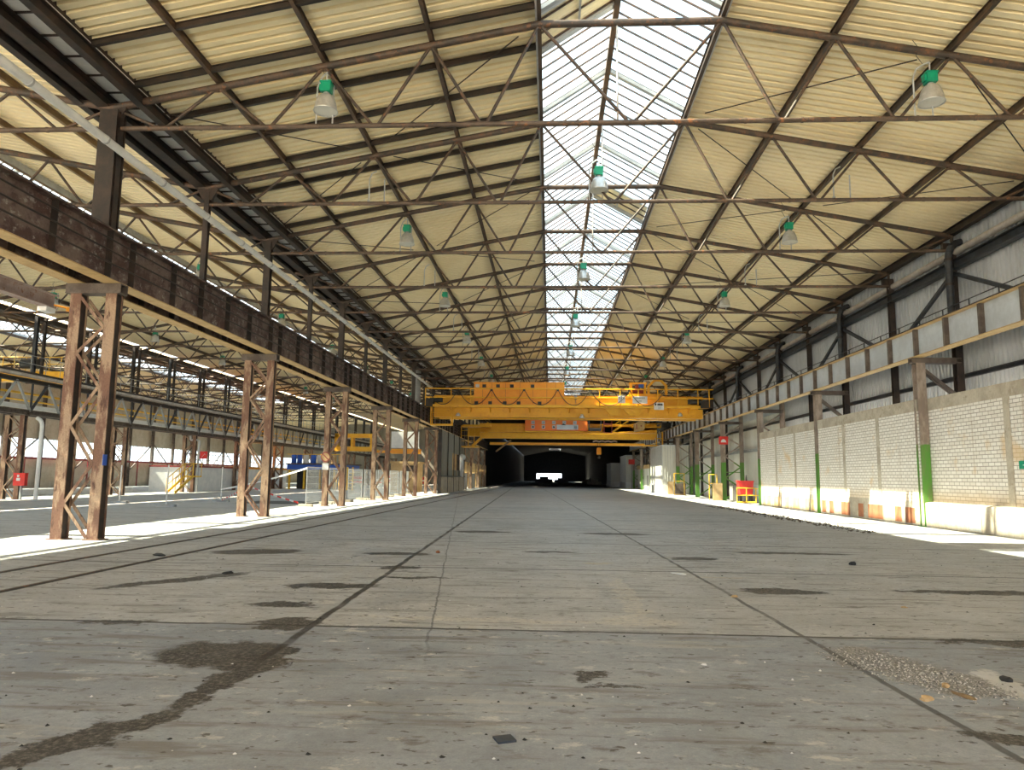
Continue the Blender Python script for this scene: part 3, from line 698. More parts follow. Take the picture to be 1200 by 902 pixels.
# ------------------------------------------------------------------ high-bay lamps
def make_lamp():
    t = thing('high_bay_lamp', 'x', 'lamp', (0, 0, 0), 'green-capped high-bay lamps')
    R = MB(); prof = [(.07, .66), (.13, .635), (.19, .58), (.235, .48), (.268, .36), (.288, .24), (.305, .20), (.288, .20), (.255, .34), (.21, .47), (.14, .56), (.05, .60)]
    R.lathe((0, 0, 0), prof, 20); R.build('reflector', 'silver', t)
    R = MB(); R.lathe((0, 0, 0), [(.0, .225), (.285, .225)], 20); R.build('lens', 'sheet_white', t)
    R = MB(); R.bx(-.12, .12, -.12, .12, .70, .95); R.bx(-.14, .14, -.14, .14, .93, .96); R.bx(-.17, -.12, -.07, .07, .75, .90); R.build('gear_box', 'green', t)
    R = MB(); R.tube((0, 0, .62), (0, 0, .72), .07, 10); R.build('neck', 'lightgrey', t)
    R = MB(); R.path([(-.30, .2, -.02), (-.30, .2, .95), (-.22, .2, 1.18), (-.10, .1, 1.24), (0, 0, 1.24), (0, 0, .95)], .022, 6); R.path([(.12, .2, -.02), (.12, .2, 1.0)], .02, 6); R.build('bracket', 'lightgrey', t)
    R = MB(); R.path([(-.1, .1, 1.24), (-.22, .15, 1.5), (-.12, .22, 1.75), (-.25, .22, 1.95)], .008, 5); R.build('cable', 'black', t)
    return t
lp = make_lamp(); lamps = []
for k in range(0, 14):
    if k % 2 == 0: lamps += [(-5.62, k), (9.05, k)]
    else: lamps += [(1.50, k)]
cnt = {'l': 0, 'm': 0, 'r': 0}
nm = {'l': 'left', 'm': 'skylight', 'r': 'right'}
for i, (x, k) in enumerate(lamps):
    o = lp if i == 0 else copy_tree(lp)
    o.location = (x, TY(k) - .2, ZC + .08)
    q = 'l' if x < -3 else ('m' if x < 4 else 'r')
    relabel(o, '%s green-capped bell lamp from the camera in the %s row of the main hall' % (ORD[cnt[q]], nm[q])); cnt[q] += 1
c = 0
for k in range(2, 16):
    x = -27.2 if k % 2 == 0 else -16.4
    o = copy_tree(lp); o.location = (x, TY(k) - .2, ZC + .08); o['group'] = 'green-capped lamps of the side hall'
    relabel(o, '%s green-capped bell lamp from the camera in the side hall on the left' % ORD[c]); c += 1
# empty lamp brackets
c = 0
for k in range(1, 12, 2):
    for x in (-5.62, 9.05):
        o = MB().path([(-.25, .0, 0), (-.25, .0, .75), (-.17, 0, .95), (-.02, 0, 1.02)], .022, 6).path([(.25, .0, 0), (.25, .0, .75)], .022, 6).tube((-.29, 0, .02), (-.21, 0, .02), .04, 8).build('lamp_bracket', 'lightgrey')
        o.location = (x, TY(k), ZC + .06)
        tag(o, '%s empty lamp bracket from the camera on the %s half of a bottom chord' % (ORD[c // 2], 'left' if x < 0 else 'right'), 'bracket', 'empty lamp brackets in the main hall', 'thing'); c += 1

# ------------------------------------------------------------------ lettering from strokes
GLY = {'1': [[(.3, .75), (.5, 1), (.5, 0)]], '2': [[(.05, .8), (.2, 1), (.8, 1), (.95, .8), (.95, .6), (.05, 0), (.95, 0)]], '4': [[(.75, 0), (.75, 1), (.05, .35), (1, .35)]],
       '5': [[(.9, 1), (.1, 1), (.1, .55), (.7, .58), (.95, .4), (.95, .15), (.7, 0), (.1, 0)]], 't': [[(.45, 1), (.45, .15), (.6, 0), (.8, .05)], [(.15, .7), (.8, .7)]]}
def text(mb, s, x, z, y, w, h, gap=.35, r=.012):
    """letters as flat strokes standing on the plane y = const, facing -y"""
    for ch in s:
        for st_ in GLY.get(ch, []):
            for a, b in zip(st_, st_[1:]): mb.bar((x + a[0] * w, y, z + a[1] * h), (x + b[0] * w, y, z + b[1] * h), .012, r * 2, (0, 1, 0)) if False else mb.bar((x + a[0] * w, y, z + a[1] * h), (x + b[0] * w, y, z + b[1] * h), r * 2, .012, (0, 1, 0))
        x += w * (1 + gap)

# ------------------------------------------------------------------ crane one (y about 65)
cr = thing('bridge_crane', 'large yellow overhead crane with amber cabinets, nearest of the two bridges', 'crane', (0, 65, 0))
def C(name, m, mb, par=None): return mb.build(name, m, cr if par is None else par)
C('front_girder', 'yellow', MB().bx(-10.25, 13.2, -.5, .35, 6.86, 8.70).bx(-10.25, 13.2, -.56, .41, 8.70, 8.74).bx(-10.25, 13.2, -.56, .41, 6.82, 6.86))
C('rear_girder', 'yellow', MB().bx(-10.25, 13.2, 2.6, 3.45, 6.9, 8.70).bx(-10.25, 13.2, 2.54, 3.5, 8.70, 8.74))
C('walkway', 'yellow', MB().bx(-10.9, 13.5, -1.55, -.5, 7.66, 7.70).bx(-10.9, 13.5, -1.58, -1.54, 7.6, 7.84))
x = -10.4
while x < 13.3: C('walkway_bracket', 'yellow', MB().prism([(-1.55, 7.66), (-.5, 7.66), (-.5, 7.25)], 0, x - .03, x + .03)); x += 1.72
rl = MB()
for z in (8.45, 9.22): rl.tube((-10.9, -1.56, z), (13.9, -1.56, z), .06, 6)
C('handrail', 'yellow', rl)
for x in (-10.85, -8.6, -6.9, 4.25 - .0, 6.0, 7.55, 9.2, 10.9, 12.6, 13.55): C('rail_post', 'yellow', MB().tube((x, -1.56, 7.7), (x, -1.56, 9.26), .05, 6))
CABY0, CABY1 = -1.20, -.52
cabin = C('electric_cabinet', 'amber', MB().bx(-6.66, 1.22, CABY0, CABY1, 7.74, 9.80).bx(-6.70, 1.26, CABY0 - .03, CABY1, 9.80, 9.84))
sm = MB()
for x in (-5.9, -5.1, -3.9, -2.65, -1.5, -.3, .45): sm.bx(x - .012, x + .012, CABY0 - .012, CABY0, 7.78, 9.78)
sm.bx(-6.6, 1.18, CABY0 - .012, CABY0, 9.28, 9.30); C('door_seams', 'darkred', sm, cabin)
for px, m in ((560, 'lightgrey'), (568, 'black'), (584, 'black'), (600, 'black'), (624, 'black')):
    x = (px - 644.6) * .0752; C('upper_vent', m, MB().bx(x - .16, x + .16, CABY0 - .025, CABY0, 9.36, 9.64), cabin)
for px in (559, 575, 592, 608, 632.3):
    x = (px - 644.6) * .0752; C('lower_vent', 'black', MB().bx(x - .16, x + .16, CABY0 - .025, CABY0, 7.85, 8.15), cabin)
# festoon cable loops
hang = [-10.6, -8.0, -5.08, -2.26, .64, 3.4, 6.75, 9.75]
for a, b in zip(hang, hang[1:]):
    pts = []
    for i in range(13):
        t = i / 12; u = 2 * t - 1
        pts.append((a + .08 + (b - a - .16) * t, -1.75, 9.02 - 1.22 * (1 - abs(u) ** 2.2)))
    C('festoon_cable', 'black', MB().path(pts, .035, 6))
for x in hang[1:-1]: C('cable_trolley', 'black', MB().bx(x - .1, x + .1, -1.82, -1.66, 9.0, 9.14))
C('cable_rail', 'yellow', MB().bar((-10.7, -1.74, 9.18), (10, -1.74, 9.18), .05, .06))
for s_, x0, x1 in ((0, -11.15, -10.15), (1, 12.75, 13.95)):
    e = C('end_carriage', 'dark' if s_ == 0 else 'dark', MB().bx(x0 + .05, x1 - .05, -1.6, 4.6, 7.62, 8.30))
    for y in (-1.2, 4.1): C('wheel', 'black', MB().tube(((x0 + x1) / 2 - .08, y, 7.88), ((x0 + x1) / 2 + .08, y, 7.88), .24, 14), e)
C('drive_motor', 'black', MB().tube((-10.5, -1.3, 8.25), (-9.6, -1.3, 8.25), .22, 12).bx(-9.6, -9.4, -1.5, -1.1, 8.05, 8.45))
C('drive_motor', 'black', MB().tube((12.0, -1.3, 8.2), (12.9, -1.3, 8.2), .24, 12).bx(11.8, 12.0, -1.5, -1.1, 8.0, 8.4))
# trolley with lifting arch
tr = C('hoist_trolley', 'yellow', MB().bx(6.9, 9.8, -.2, 3.2, 8.78, 9.0).bx(6.95, 7.2, -.15, .1, 9.0, 9.95).bx(8.2, 8.4, -.15, .1, 9.0, 9.95).bx(6.9, 8.45, -.2, .1, 9.85, 10.0))
C('motor', 'darkred', MB().tube((7.2, .3, 9.25), (8.3, .3, 9.25), .25, 12).bx(7.5, 7.9, .1, .6, 9.45, 9.8), tr)
C('control_box', 'blue', MB().bx(7.75, 8.2, -.2, .0, 9.55, 9.85), tr)
C('lifting_arch', 'yellow', MB().bar((8.62, 0, 8.9), (8.62, 0, 9.75), .22, .2).bar((8.62, 0, 9.7), (9.15, 0, 10.2), .22, .2).bar((9.15, 0, 10.2), (9.7, 0, 10.2), .22, .2).bar((9.7, 0, 10.2), (10.15, 0, 9.75), .22, .2).bar((10.15, 0, 9.8), (10.15, 0, 8.9), .22, .2), tr)
# access cage under the left end
cg = C('access_cage', 'yellow', MB().bx(-10.4, -8.5, -1.5, -.6, 6.02, 6.14))
for x in (-10.36, -8.55):
    for y in (-1.46, -.66): C('cage_post', 'yellow', MB().bx(x - .04, x + .04, y - .04, y + .04, 6.1, 7.66), cg)
for z in (6.6, 7.1): C('cage_rail', 'yellow', MB().bar((-10.36, -1.46, z), (-8.55, -1.46, z), .04, .04), cg)
C('floodlight', 'silver', MB().lathe((-8.0, -1.35, 6.85), [(.0, .25), (.1, .25), (.24, 0), (.22, 0)], 14))
C('floodlight', 'silver', MB().lathe((2.75, -1.0, 6.75), [(.0, .35), (.1, .35), (.26, 0), (.24, 0)], 14))
C('floodlight', 'silver', MB().lathe((11.1, -1.35, 6.95), [(.0, .3), (.1, .3), (.24, 0), (.22, 0)], 14))
# under-walkway gusset plates near the right end
C('gusset', 'yellow', MB().prism([(4.7, 7.6), (6.0, 7.6), (6.0, 7.0), (5.2, 7.0)], 1, -1.3, -1.24).prism([(6.2, 7.6), (8.2, 7.6), (7.6, 7.0), (6.8, 7.0)], 1, -1.3, -1.24))
# signs on the girder
def sign(name, x0, x1, z0, z1, par, y=-.56): return C(name, 'white', MB().bx(x0, x1, y - .02, y, z0, z1), par)
s1 = sign('capacity_sign', 5.80, 6.42, 8.02, 8.66, None, -1.62)
mb = MB(); text(mb, '124', 5.86, 8.34, -1.645, .12, .24, .45, .018); C('figures', 'black', mb, s1)
mb = MB(); text(mb, 't', 6.06, 8.08, -1.645, .1, .16, .4, .014); C('small_mark', 'greypaint', mb, s1)
s2 = sign('maker_sign', 7.04, 8.30, 7.98, 8.62, None, -1.62)
mb = MB(); xs = 7.28
for wl in (.09, .07, .08, .07, .09, .08, .07, .08): mb.bx(xs, xs + wl, -1.65, -1.64, 8.40, 8.53); xs += wl + .025
mb.bx(7.55, 7.82, -1.65, -1.64, 8.16, 8.24); C('faded_lettering', 'greypaint', mb, s2)
s3 = sign('notice_sign', 8.85, 9.68, 7.46, 8.08, None, -1.66)
mb = MB(); mb.prism([(8.92, 7.84), (9.04, 7.82), (9.08, 7.95), (9.0, 8.02), (8.92, 7.98)], 1, -1.69, -1.68)
for q in range(4): mb.bx(9.14 + q * .115, 9.235 + q * .115, -1.69, -1.68, 7.82, 8.0)
C('bold_lettering', 'black', mb, s3)
mb = MB()
for q in range(4): mb.bx(9.2, 9.44, -1.69, -1.68, 7.52 + q * .06, 7.545 + q * .06)
C('small_lines', 'lightgrey', mb, s3)
C('warning_lamp', 'greypaint', MB().bx(2.1, 2.35, -.8, -.56, 8.45, 8.72).tube((2.22, -.7, 8.05), (2.22, -.7, 8.45), .02, 5))

# ------------------------------------------------------------------ crane two (y about 88)
c2 = thing('bridge_crane', 'second yellow overhead crane with bright orange box, beyond the nearer crane', 'crane', (0, 88, 0))
def X8(px): return (px - 644.5) * .1017
def Z8(py): return 1.6 + (559.6 - py) * .1017
def D(name, m, mb, par=None): return mb.build(name, m, c2 if par is None else par)
D('main_girder', 'yellow', MB().bx(-8.4, 12.6, 0, .9, 6.95, 7.95).bx(-8.4, 12.6, -.06, .96, 7.95, 8.0).prism([(6.2, 6.95), (12.6, 7.4), (12.6, 7.7), (6.2, 7.7)], 1, .0, .9))
D('rear_girder', 'yellow', MB().bx(-10.2, 12.9, 3.0, 3.9, 6.6, 7.9))
D('front_beam', 'yellow', MB().bx(-8.2, 12.2, -1.3, -.75, 6.12, 6.66).bx(-8.2, 12.2, -1.36, -.7, 6.66, 6.70))
D('lower_beam', 'yellow', MB().bx(-7.2, 11.2, .2, .8, 5.45, 5.75))
D('upper_strip', 'yellow', MB().bx(-4.6, 3.9, -1.25, -1.15, 6.92, 7.06))
bx_ = D('equipment_box', 'orange', MB().bx(X8(615.5), X8(687.5), -1.1, -.1, 7.12, 8.52).bx(X8(615), X8(688), -1.14, -.06, 8.52, 8.56))
for i, px in enumerate((624.7, 636.7, 648.8, 660.8, 673.0)):
    x = X8(px)
    for z in ((8.05,) if i > 2 else (8.05, 7.52)):
        wv = D('ventilator', 'lightgrey', MB().bx(x - .2, x + .2, -1.13, -1.1, z - .20, z + .20), bx_)
        MB().lathe((0, 0, 0), [(.0, 0), (.1, 0), (.1, .01)], 12)
        D('fan_opening', 'black' if z < 7.8 else 'greypaint', MB().tube((x, -1.15, z), (x, -1.13, z), .11, 12), bx_)
bn = D('banner', 'panelblue', MB().bx(X8(652), X8(676.7), -1.20, -1.18, 7.22, 7.80), bx_)
mb = MB(); mb.prism([(X8(657), 7.75), (X8(660), 7.95), (X8(663), 7.75)], 1, -1.215, -1.20)
for q in range(3): mb.bx(X8(672), X8(675.5), -1.215, -1.20, 7.34 + q * .14, 7.40 + q * .14)
D('banner_marks', 'slate', mb, bn)
# left stair and platform
pf = D('platform', 'yellow', MB().bx(-10.5, -8.4, -1.5, .6, 5.05, 5.2))
for x in (-10.45, -9.6, -8.9): D('platform_post', 'yellow', MB().bx(x - .05, x + .05, -1.45, -1.35, 5.2, 7.7), pf)
for z in (5.8, 6.4, 7.0): D('platform_rail', 'yellow', MB().bar((-10.45, -1.4, z), (-8.9, -1.4, z), .05, .05), pf)
D('platform_roof', 'yellow', MB().bx(-10.4, -7.0, -1.5, .4, 7.45, 7.72), pf)
stp = D('stair', 'yellow', MB().bar((-9.15, -1.4, 5.2), (-7.3, -1.4, 6.95), .1, .24).bar((-9.15, -.6, 5.2), (-7.3, -.6, 6.95), .1, .24).bar((-7.3, -1.4, 6.95), (-6.1, -1.4, 6.95), .1, .2))
for i in range(8): D('tread', 'yellow', MB().bx(-9.05 + i * .23, -8.85 + i * .23, -1.38, -.62, 5.32 + i * .22, 5.36 + i * .22), stp)
D('stair_rail', 'yellow', MB().tube((-9.15, -1.4, 6.3), (-7.3, -1.4, 8.05), .04, 6).tube((-8.2, -1.4, 6.1), (-8.2, -1.4, 7.2), .035, 6).tube((-7.3, -1.4, 6.95), (-7.3, -1.4, 8.05), .04, 6), stp)
D('strut', 'purlin_tan', MB().bar((-6.4, -.6, 4.6), (-4.6, -.6, 5.95), .16, .2))
# right stair, cage and hoist
D('cage', 'darkred', MB().bar((6.3, -1.35, 6.9), (6.3, -1.35, 8.5), .08, .08).bar((7.2, -1.35, 6.9), (7.2, -1.35, 8.5), .08, .08).bar((6.3, -1.35, 6.9), (7.2, -1.35, 6.9), .08, .08).bar((6.3, -1.35, 7.9), (7.2, -1.35, 7.9), .08, .16).bar((6.3, -1.35, 8.5), (7.2, -1.35, 8.5), .08, .08))
D('driver_cab', 'slate', MB().bx(4.5, 6.0, -1.2, -.1, 7.15, 7.25).bx(4.5, 4.6, -1.2, -1.1, 7.2, 8.5).bx(5.9, 6.0, -1.2, -1.1, 7.2, 8.5).bx(4.5, 6.0, -1.2, -1.1, 7.2, 7.45).bx(4.5, 6.0, -1.2, -.1, 8.45, 8.55))
D('side_stair', 'yellow', MB().bar((7.3, -1.3, 7.0), (9.1, -1.3, 8.3), .08, .2).bar((7.3, -1.3, 7.7), (9.1, -1.3, 9.0), .05, .05).bar((8.2, -1.3, 7.6), (8.2, -1.3, 8.4), .05, .05).bar((9.1, -1.3, 8.3), (9.1, -1.3, 9.0), .05, .05))
D('end_railing', 'yellow', MB().bar((9.5, -1.2, 8.0), (13.0, -1.2, 8.0), .05, .06).bar((9.5, -1.2, 7.55), (13.2, -1.2, 7.6), .06, .16).bar((11, -1.2, 7.5), (11, -1.2, 8.0), .05, .05).bar((12.7, -1.2, 7.5), (13.2, -1.2, 8.1), .2, .2))
hb = D('hoist_unit', 'flange', MB().prism([(9.75, 6.95), (10.9, 7.2), (10.95, 8.1), (10.6, 8.4), (9.7, 7.9)], 1, -2.0, -1.4))
D('hoist_cap', 'lightgrey', MB().bx(10.3, 10.9, -1.95, -1.45, 8.4, 8.6), hb)
D('hoist_marks', 'darkred', MB().bx(10.45, 10.6, -2.02, -2.0, 7.6, 7.75).bx(9.95, 10.05, -2.02, -2.0, 7.3, 7.9), hb)
hk = D('hook_block', 'amber', MB().tube((5.5, -.3, 4.75), (6.0, -.3, 4.75), .38, 14).bx(5.55, 5.95, -.5, -.1, 4.75, 5.2))
D('hook', 'black', MB().path([(5.75, -.3, 4.4), (5.75, -.3, 4.2), (5.9, -.3, 4.05), (5.75, -.3, 3.95), (5.6, -.3, 4.05)], .06, 6), hk)
D('ropes', 'black', MB().tube((5.62, -.3, 5.2), (5.62, -.3, 6.1), .02, 5).tube((5.88, -.3, 5.2), (5.88, -.3, 6.1), .02, 5), hk)
D('end_carriage', 'dark', MB().bx(12.9, 13.9, -2.0, 4.6, 7.5, 8.1)); D('end_carriage', 'dark', MB().bx(-11.2, -10.3, -2., 4.6, 7.62, 8.2))
D('hanging_frame', 'yellow', MB().bx(12.2, 12.35, -1.8, -1.7, 5.36, 7.0).bx(12.9, 13.05, -1.8, -1.7, 5.36, 7.0).bx(10.9, 13.1, -1.85, -1.65, 5.36, 5.48).bx(12.2, 13.05, -1.8, -1.7, 6.2, 6.3))
D('festoon_bundle', 'pinkgrey', MB().path([(5.0 + .35 * i, -1.3, 5.86 + (.1 if i % 2 else -.04)) for i in range(9)], .09, 6))

# ------------------------------------------------------------------ side hall contents
# hanging monorail beam, near left
o = thing('monorail_beam', 'pinkish grey beam end hanging beside the nearest left column', 'beam', (-15, 0, 0))
MB().ibeam((0, 3, 6.68), (0, 21.1, 6.68), .30, .42, .03).build('beam_run', 'pinkgrey', o)
MB().tube((0, 21.1, 6.6), (.35, 21.4, 6.55), .03, 6).tube((.30, 21.35, 6.46), (.30, 21.35, 6.58), .06, 10).build('end_lamp', 'amber', o)
for y in (17.32,): MB().tube((0, y, 6.9), (0, y, 10.25), .03, 6).build('hanger', 'lightgrey', o)
MB().bx(-.14, .14, 20.6, 21.0, 6.32, 6.46).build('end_shoe', 'white', o)
# white low site building
wb = thing('low_site_building', 'low white building with orange top edge beyond the left columns', 'building', (-31.85, 64, 0))
MB().bx(-3.5, 0, 0, 24.6, 0, 2.15).build('body_shell', 'white', wb)
MB().bx(-3.55, .06, -.05, 12, 2.15, 2.30).build('roof_edge', 'darkred', wb)
MB().bx(-3.55, .06, 12, 24.7, 2.15, 2.35).build('roof_edge', 'amber', wb)
dr = MB().bx(.0, .04, 11.4, 12.6, .05, 2.0).build('door', 'lightgrey', wb)
MB().bx(.04, .07, 12.4, 12.5, .9, 1.05).build('handle', 'black', dr)
MB().bx(.0, .16, 9.2, 9.7, 1.2, 1.8).build('meter_box', 'slate', wb)
MB().bx(.0, .05, 17.5, 20.5, 1.0, 2.1).build('window_opening', 'grey_board', wb)
rr = MB()
for y in range(0, 25, 3): rr.tube((-.2, y, 2.3), (-.2, y, 3.35), .03, 5)
for z in (2.85, 3.35): rr.tube((-.2, 0, z), (-.2, 24.5, z), .03, 5)
rr.build('roof_railing', 'stiff', wb)
# yellow stair
ys = thing('yellow_stair', 'yellow steel stair with landing leading up to the low white building', 'stair', (-30.55, 59.3, 0))
MB().bar((0, -1.3, .05), (0, 1.5, 1.35), .06, .2).bar((.7, -1.3, .05), (.7, 1.5, 1.35), .06, .2).build('stringers', 'ylw_rail', ys)
for i in range(7): MB().bx(0, .7, -1.2 + i * .39, -.95 + i * .39, .15 + i * .18, .18 + i * .18).build('tread', 'ylw_rail', ys)
MB().bx(0, .75, 1.5, 3.0, 1.3, 1.42).build('landing', 'ylw_rail', ys)
for x in (0, .7): MB().tube((x, -1.3, .05), (x, -1.3, 1.2), .035, 6).tube((x, -1.3, 1.2), (x, 1.5, 2.45), .035, 6).tube((x, 1.5, 2.45), (x, 3.0, 2.45), .035, 6).tube((x, -.4, .5), (x, -.4, 1.6), .03, 6).tube((x, .6, 1.0), (x, .6, 2.05), .03, 6).tube((x, 1.5, 1.4), (x, 1.5, 2.45), .03, 6).tube((x, 3.0, 1.4), (x, 3.0, 2.45), .03, 6).tube((x, -1.3, .65), (x, 1.5, 1.95), .025, 6).build('stair_rail', 'ylw_rail', ys)
# fire sign, hose cabinet, wall items
o = thing('fire_sign', 'red square fire extinguisher sign on a far column above the white building', 'sign', (-29.95, 62.6, 0))
MB().bx(.0, .66, -.56, -.54, 2.86, 3.5).build('sign_plate', 'red', o)
MB().bar((.18, -.575, 3.0), (.44, -.575, 3.3), .05, .01).bar((.40, -.575, 3.3), (.5, -.575, 3.2), .05, .01).build('symbol', 'white', o)
o = thing('hose_cabinet', 'red fire hose cabinet on the far grey post near the left edge', 'cabinet', (-30.15, 41.2, 0))
MB().bx(-.35, .33, -.35, -.1, .80, 1.48).bx(-.37, .35, -.37, -.1, 1.48, 1.52).build('body_shell', 'red', o)
MB().bx(-.15, .06, -.37, -.355, 1.08, 1.24).bx(-.12, .0, -.37, -.355, 1.28, 1.42).build('label_plate', 'white', o)
MB().bx(-.1, .0, -.12, .0, 0, .82).build('stand', 'greypaint', o)
o = thing('drain_pipe', 'white bent drain pipe beside the far grey post near the left edge', 'pipe', (-29.9, 42, 0))
MB().path([(0, 0, 0), (0, 0, 4.4), (-.12, 0, 4.62), (-.35, 0, 4.75)], .11, 10).build('pipe_run', 'white', o)
o = thing('drain_pipe', 'white bent drain pipe on the far column beside the red fire sign', 'pipe', (-30.4, 62.75, 0))
MB().path([(0, 0, 0), (0, 0, 4.4), (-.2, 0, 4.5), (-.8, 0, 4.5), (-.8, 0, 4.9)], .10, 10).build('pipe_run', 'lightgrey', o)
o = thing('red_wall_rail', 'long dark red steel rail in front of the far window band', 'rail', (0, 0, 0))
MB().bar((X3 + .6, 60, 2.95), (X3 + .6, 120, 2.95), .15, .22).build('rail_run', 'darkred', o)
for i, y in enumerate((70, 80, 90, 100, 110)): MB().bar((X3 + .6, y, 0), (X3 + .6, y, 3.0), .12, .12).build('upright', 'darkred', o)
for i in range(14):
    y = 62 + 5.268 * i
    o = bpy.data.objects.new('wall_column', None); COL.objects.link(o); o.location = (X3 + .35, y, 0)
    tag(o, '%s dark column from the camera against the far window wall' % ORD[i], 'column', 'columns of the far window wall', 'thing')
    MB().ibeam((0, 0, 0), (0, 0, 10.6), .3, .3, .03, (0, 1, 0)).build('shaft', 'stiff', o)
    MB().bar((.1, .2, 2.0 if i % 2 else 5.2), (.1, 5.0, 5.2 if i % 2 else 2.0), .1, .12).build('wind_brace', 'stiff', o)
# pale kerb strip in the third hall
o = MB().bx(-36.6, -35.6, 30, 62, 0, .36).build('kerb_block', 'white'); tag(o, 'long low white kerb behind the far columns', 'kerb', None, 'thing')

# blue platform with drums
bp_ = thing('blue_loading_platform', 'blue-fronted raised platform beyond the low white building', 'platform', (-26, 82, 0))
MB().bx(-3.5, 3.2, 0, 6, 2.2, 2.75).build('fascia', 'blue', bp_)
MB().bx(-3.6, 3.4, -.1, 6.1, 2.75, 2.9).build('deck', 'stiff', bp_)
for x in (-3.3, -1.6, .2, 1.8, 3.0): MB().bx(x - .1, x + .1, .3, .5, 0, 2.2).build('leg', 'ylw_rail', bp_)
MB().bx(-3.4, 3.1, 3.2, 3.4, 0, 2.2).build('back_wall', 'black', bp_)
MB().tube((-3.5, .0, 3.9), (3.3, .0, 3.9), .04, 6).build('rail', 'ylw_rail', bp_)
for i, (x, m, cn) in enumerate(((-3.0, 'blue', 'first blue'), (-2.35, 'blue', 'second blue'), (-1.6, 'white', 'first white'), (-.75, 'blue', 'third blue'), (.0, 'white', 'second white'), (.8, 'lightgrey', 'grey'), (1.6, 'wood', 'tan'), (2.4, 'wood', 'second tan'))):
    o = thing('storage_drum', '%s drum from the white building on the blue-fronted platform' % cn, 'drum', (-26 + x, 82.8, 2.9), 'drums on the blue platform')
    MB().lathe((0, 0, 0), [(0, 0), (.29, 0), (.30, .05), (.29, .3), (.305, .32), (.29, .34), (.29, .62), (.305, .64), (.29, .66), (.29, .92), (.27, .95), (0, .95)], 16).build('shell', m, o)
    MB().tube((.12, 0, .95), (.12, 0, .98), .05, 8).build('bung', 'black', o)
# yellow ladder hoops
o = thing('ladder_cage', 'yellow curved ladder cage standing beside the blue platform', 'ladder', (-22.3, 80, 0))
for k in range(4):
    pts = [(-.95 + .95 * (1 - math.cos(t)) * .5 + k * .28, 0, 2.45 * math.sin(t)) for t in [math.pi / 2 * i / 8 for i in range(9)]]
    MB().path(pts, .05, 6).build('hoop', 'ylw_rail', o)
MB().bx(.2, .35, -.05, .05, 0, 2.5).bx(.8, .95, -.05, .05, 0, 2.5).build('stile', 'ylw_rail', o)
for i in range(6): MB().bx(.2, .95, -.03, .03, .3 + i * .38, .35 + i * .38).build('rung', 'ylw_rail', o)

# mesh fences between the left columns
def mesh_fence(x, y0, y1, label, hgt=2.0, xe=None):
    xe = x if xe is None else xe
    o = thing('mesh_fence', label, 'fence', (x, y0, 0), 'temporary mesh fences behind the left columns')
    L = V((xe - x, y1 - y0, 0)); f = MB()
    f.tube((0, 0, .1), (0, 0, hgt), .021, 6).tube(L + V((0, 0, .1)), L + V((0, 0, hgt)), .021, 6).tube((0, 0, hgt), L + V((0, 0, hgt)), .021, 6).tube((0, 0, .2), L + V((0, 0, .2)), .021, 6)
    f.build('frame_tubes', 'lightgrey', o)
    n = int(L.length / .13); w_ = MB()
    for i in range(1, n): w_.tube(L * (i / n) + V((0, 0, .2)), L * (i / n) + V((0, 0, hgt)), .006, 4)
    for z in (.45, .8, 1.15, 1.5, 1.8): w_.tube(V((0, 0, z)), L + V((0, 0, z)), .006, 4)
    w_.build('mesh_wires', 'lightgrey', o)
    for e in (V((0, 0, 0)), L): MB().bx(e.x - .35, e.x + .35, e.y - .12, e.y + .12, 0, .14).build('foot_block', 'concrete', o)
    return o
for i, (a, b) in enumerate(((37.3, 40.7), (41.2, 44.6), (45.1, 48.5), (49.1, 52.5), (53.0, 56.4), (57.0, 60.4), (61.0, 64.4))):
    mesh_fence(-12.35, a, b, '%s grey mesh fence from the camera behind the left columns' % ORD[i])
# posts and barrier tape
def bpost(x, y, label):
    o = thing('barrier_post', label, 'post', (x, y, 0), 'thin barrier posts in the side hall')
    MB().tube((0, 0, .1), (0, 0, 2.0), .035, 8).build('pole', 'white', o); MB().bx(-.45, .45, -.15, .15, 0, .12).build('foot_block', 'greypaint', o)
bpost(-19.0, 42.3, 'thin white barrier post beside the second left column'); bpost(-18.5, 35.2, 'thin white barrier post between the first and second left columns'); bpost(-22.8, 38.5, 'thin white barrier post beside the first left column')
def tape(p, q, label, sag, striped=True):
    o = thing('barrier_tape', label, 'tape', p, 'barrier tapes in the side hall'); L = V(q) - V(p); n = 16
    a, b = MB(), MB()
    for i in range(n):
        u0, u1 = i / n, (i + 1) / n
        f = lambda u: L * u + V((0, 0, -sag * 4 * u * (1 - u)))
        (a if (i % 2 == 0 or not striped) else b).bar(f(u0), f(u1), .012, .085)
    a.build('white_stripes', 'white', o)
    if striped: b.build('red_stripes', 'red', o)
tape((-19.0, 42.3, .72), (-12.35, 37.3, 1.95), 'white barrier tape rising to the first mesh fence', .10, False)
tape((-18.6, 43.5, 1.15), (-13.2, 38.6, .15), 'red and white barrier tape sagging to the floor before the mesh fence', .05)
tape((-19.0, 42.3, .1), (-16.2, 38.3, .75), 'red and white barrier tape rising behind the second left column', .03)
# flat black slab laid for a dark pit edge behind the second column
o = MB().bx(-17.4, -12.9, 40.6, 44.4, 0, .025).build('dark_floor_slab', 'black'); tag(o, 'dark slab on the side hall floor in front of the first mesh fence', 'mat', None, 'thing')
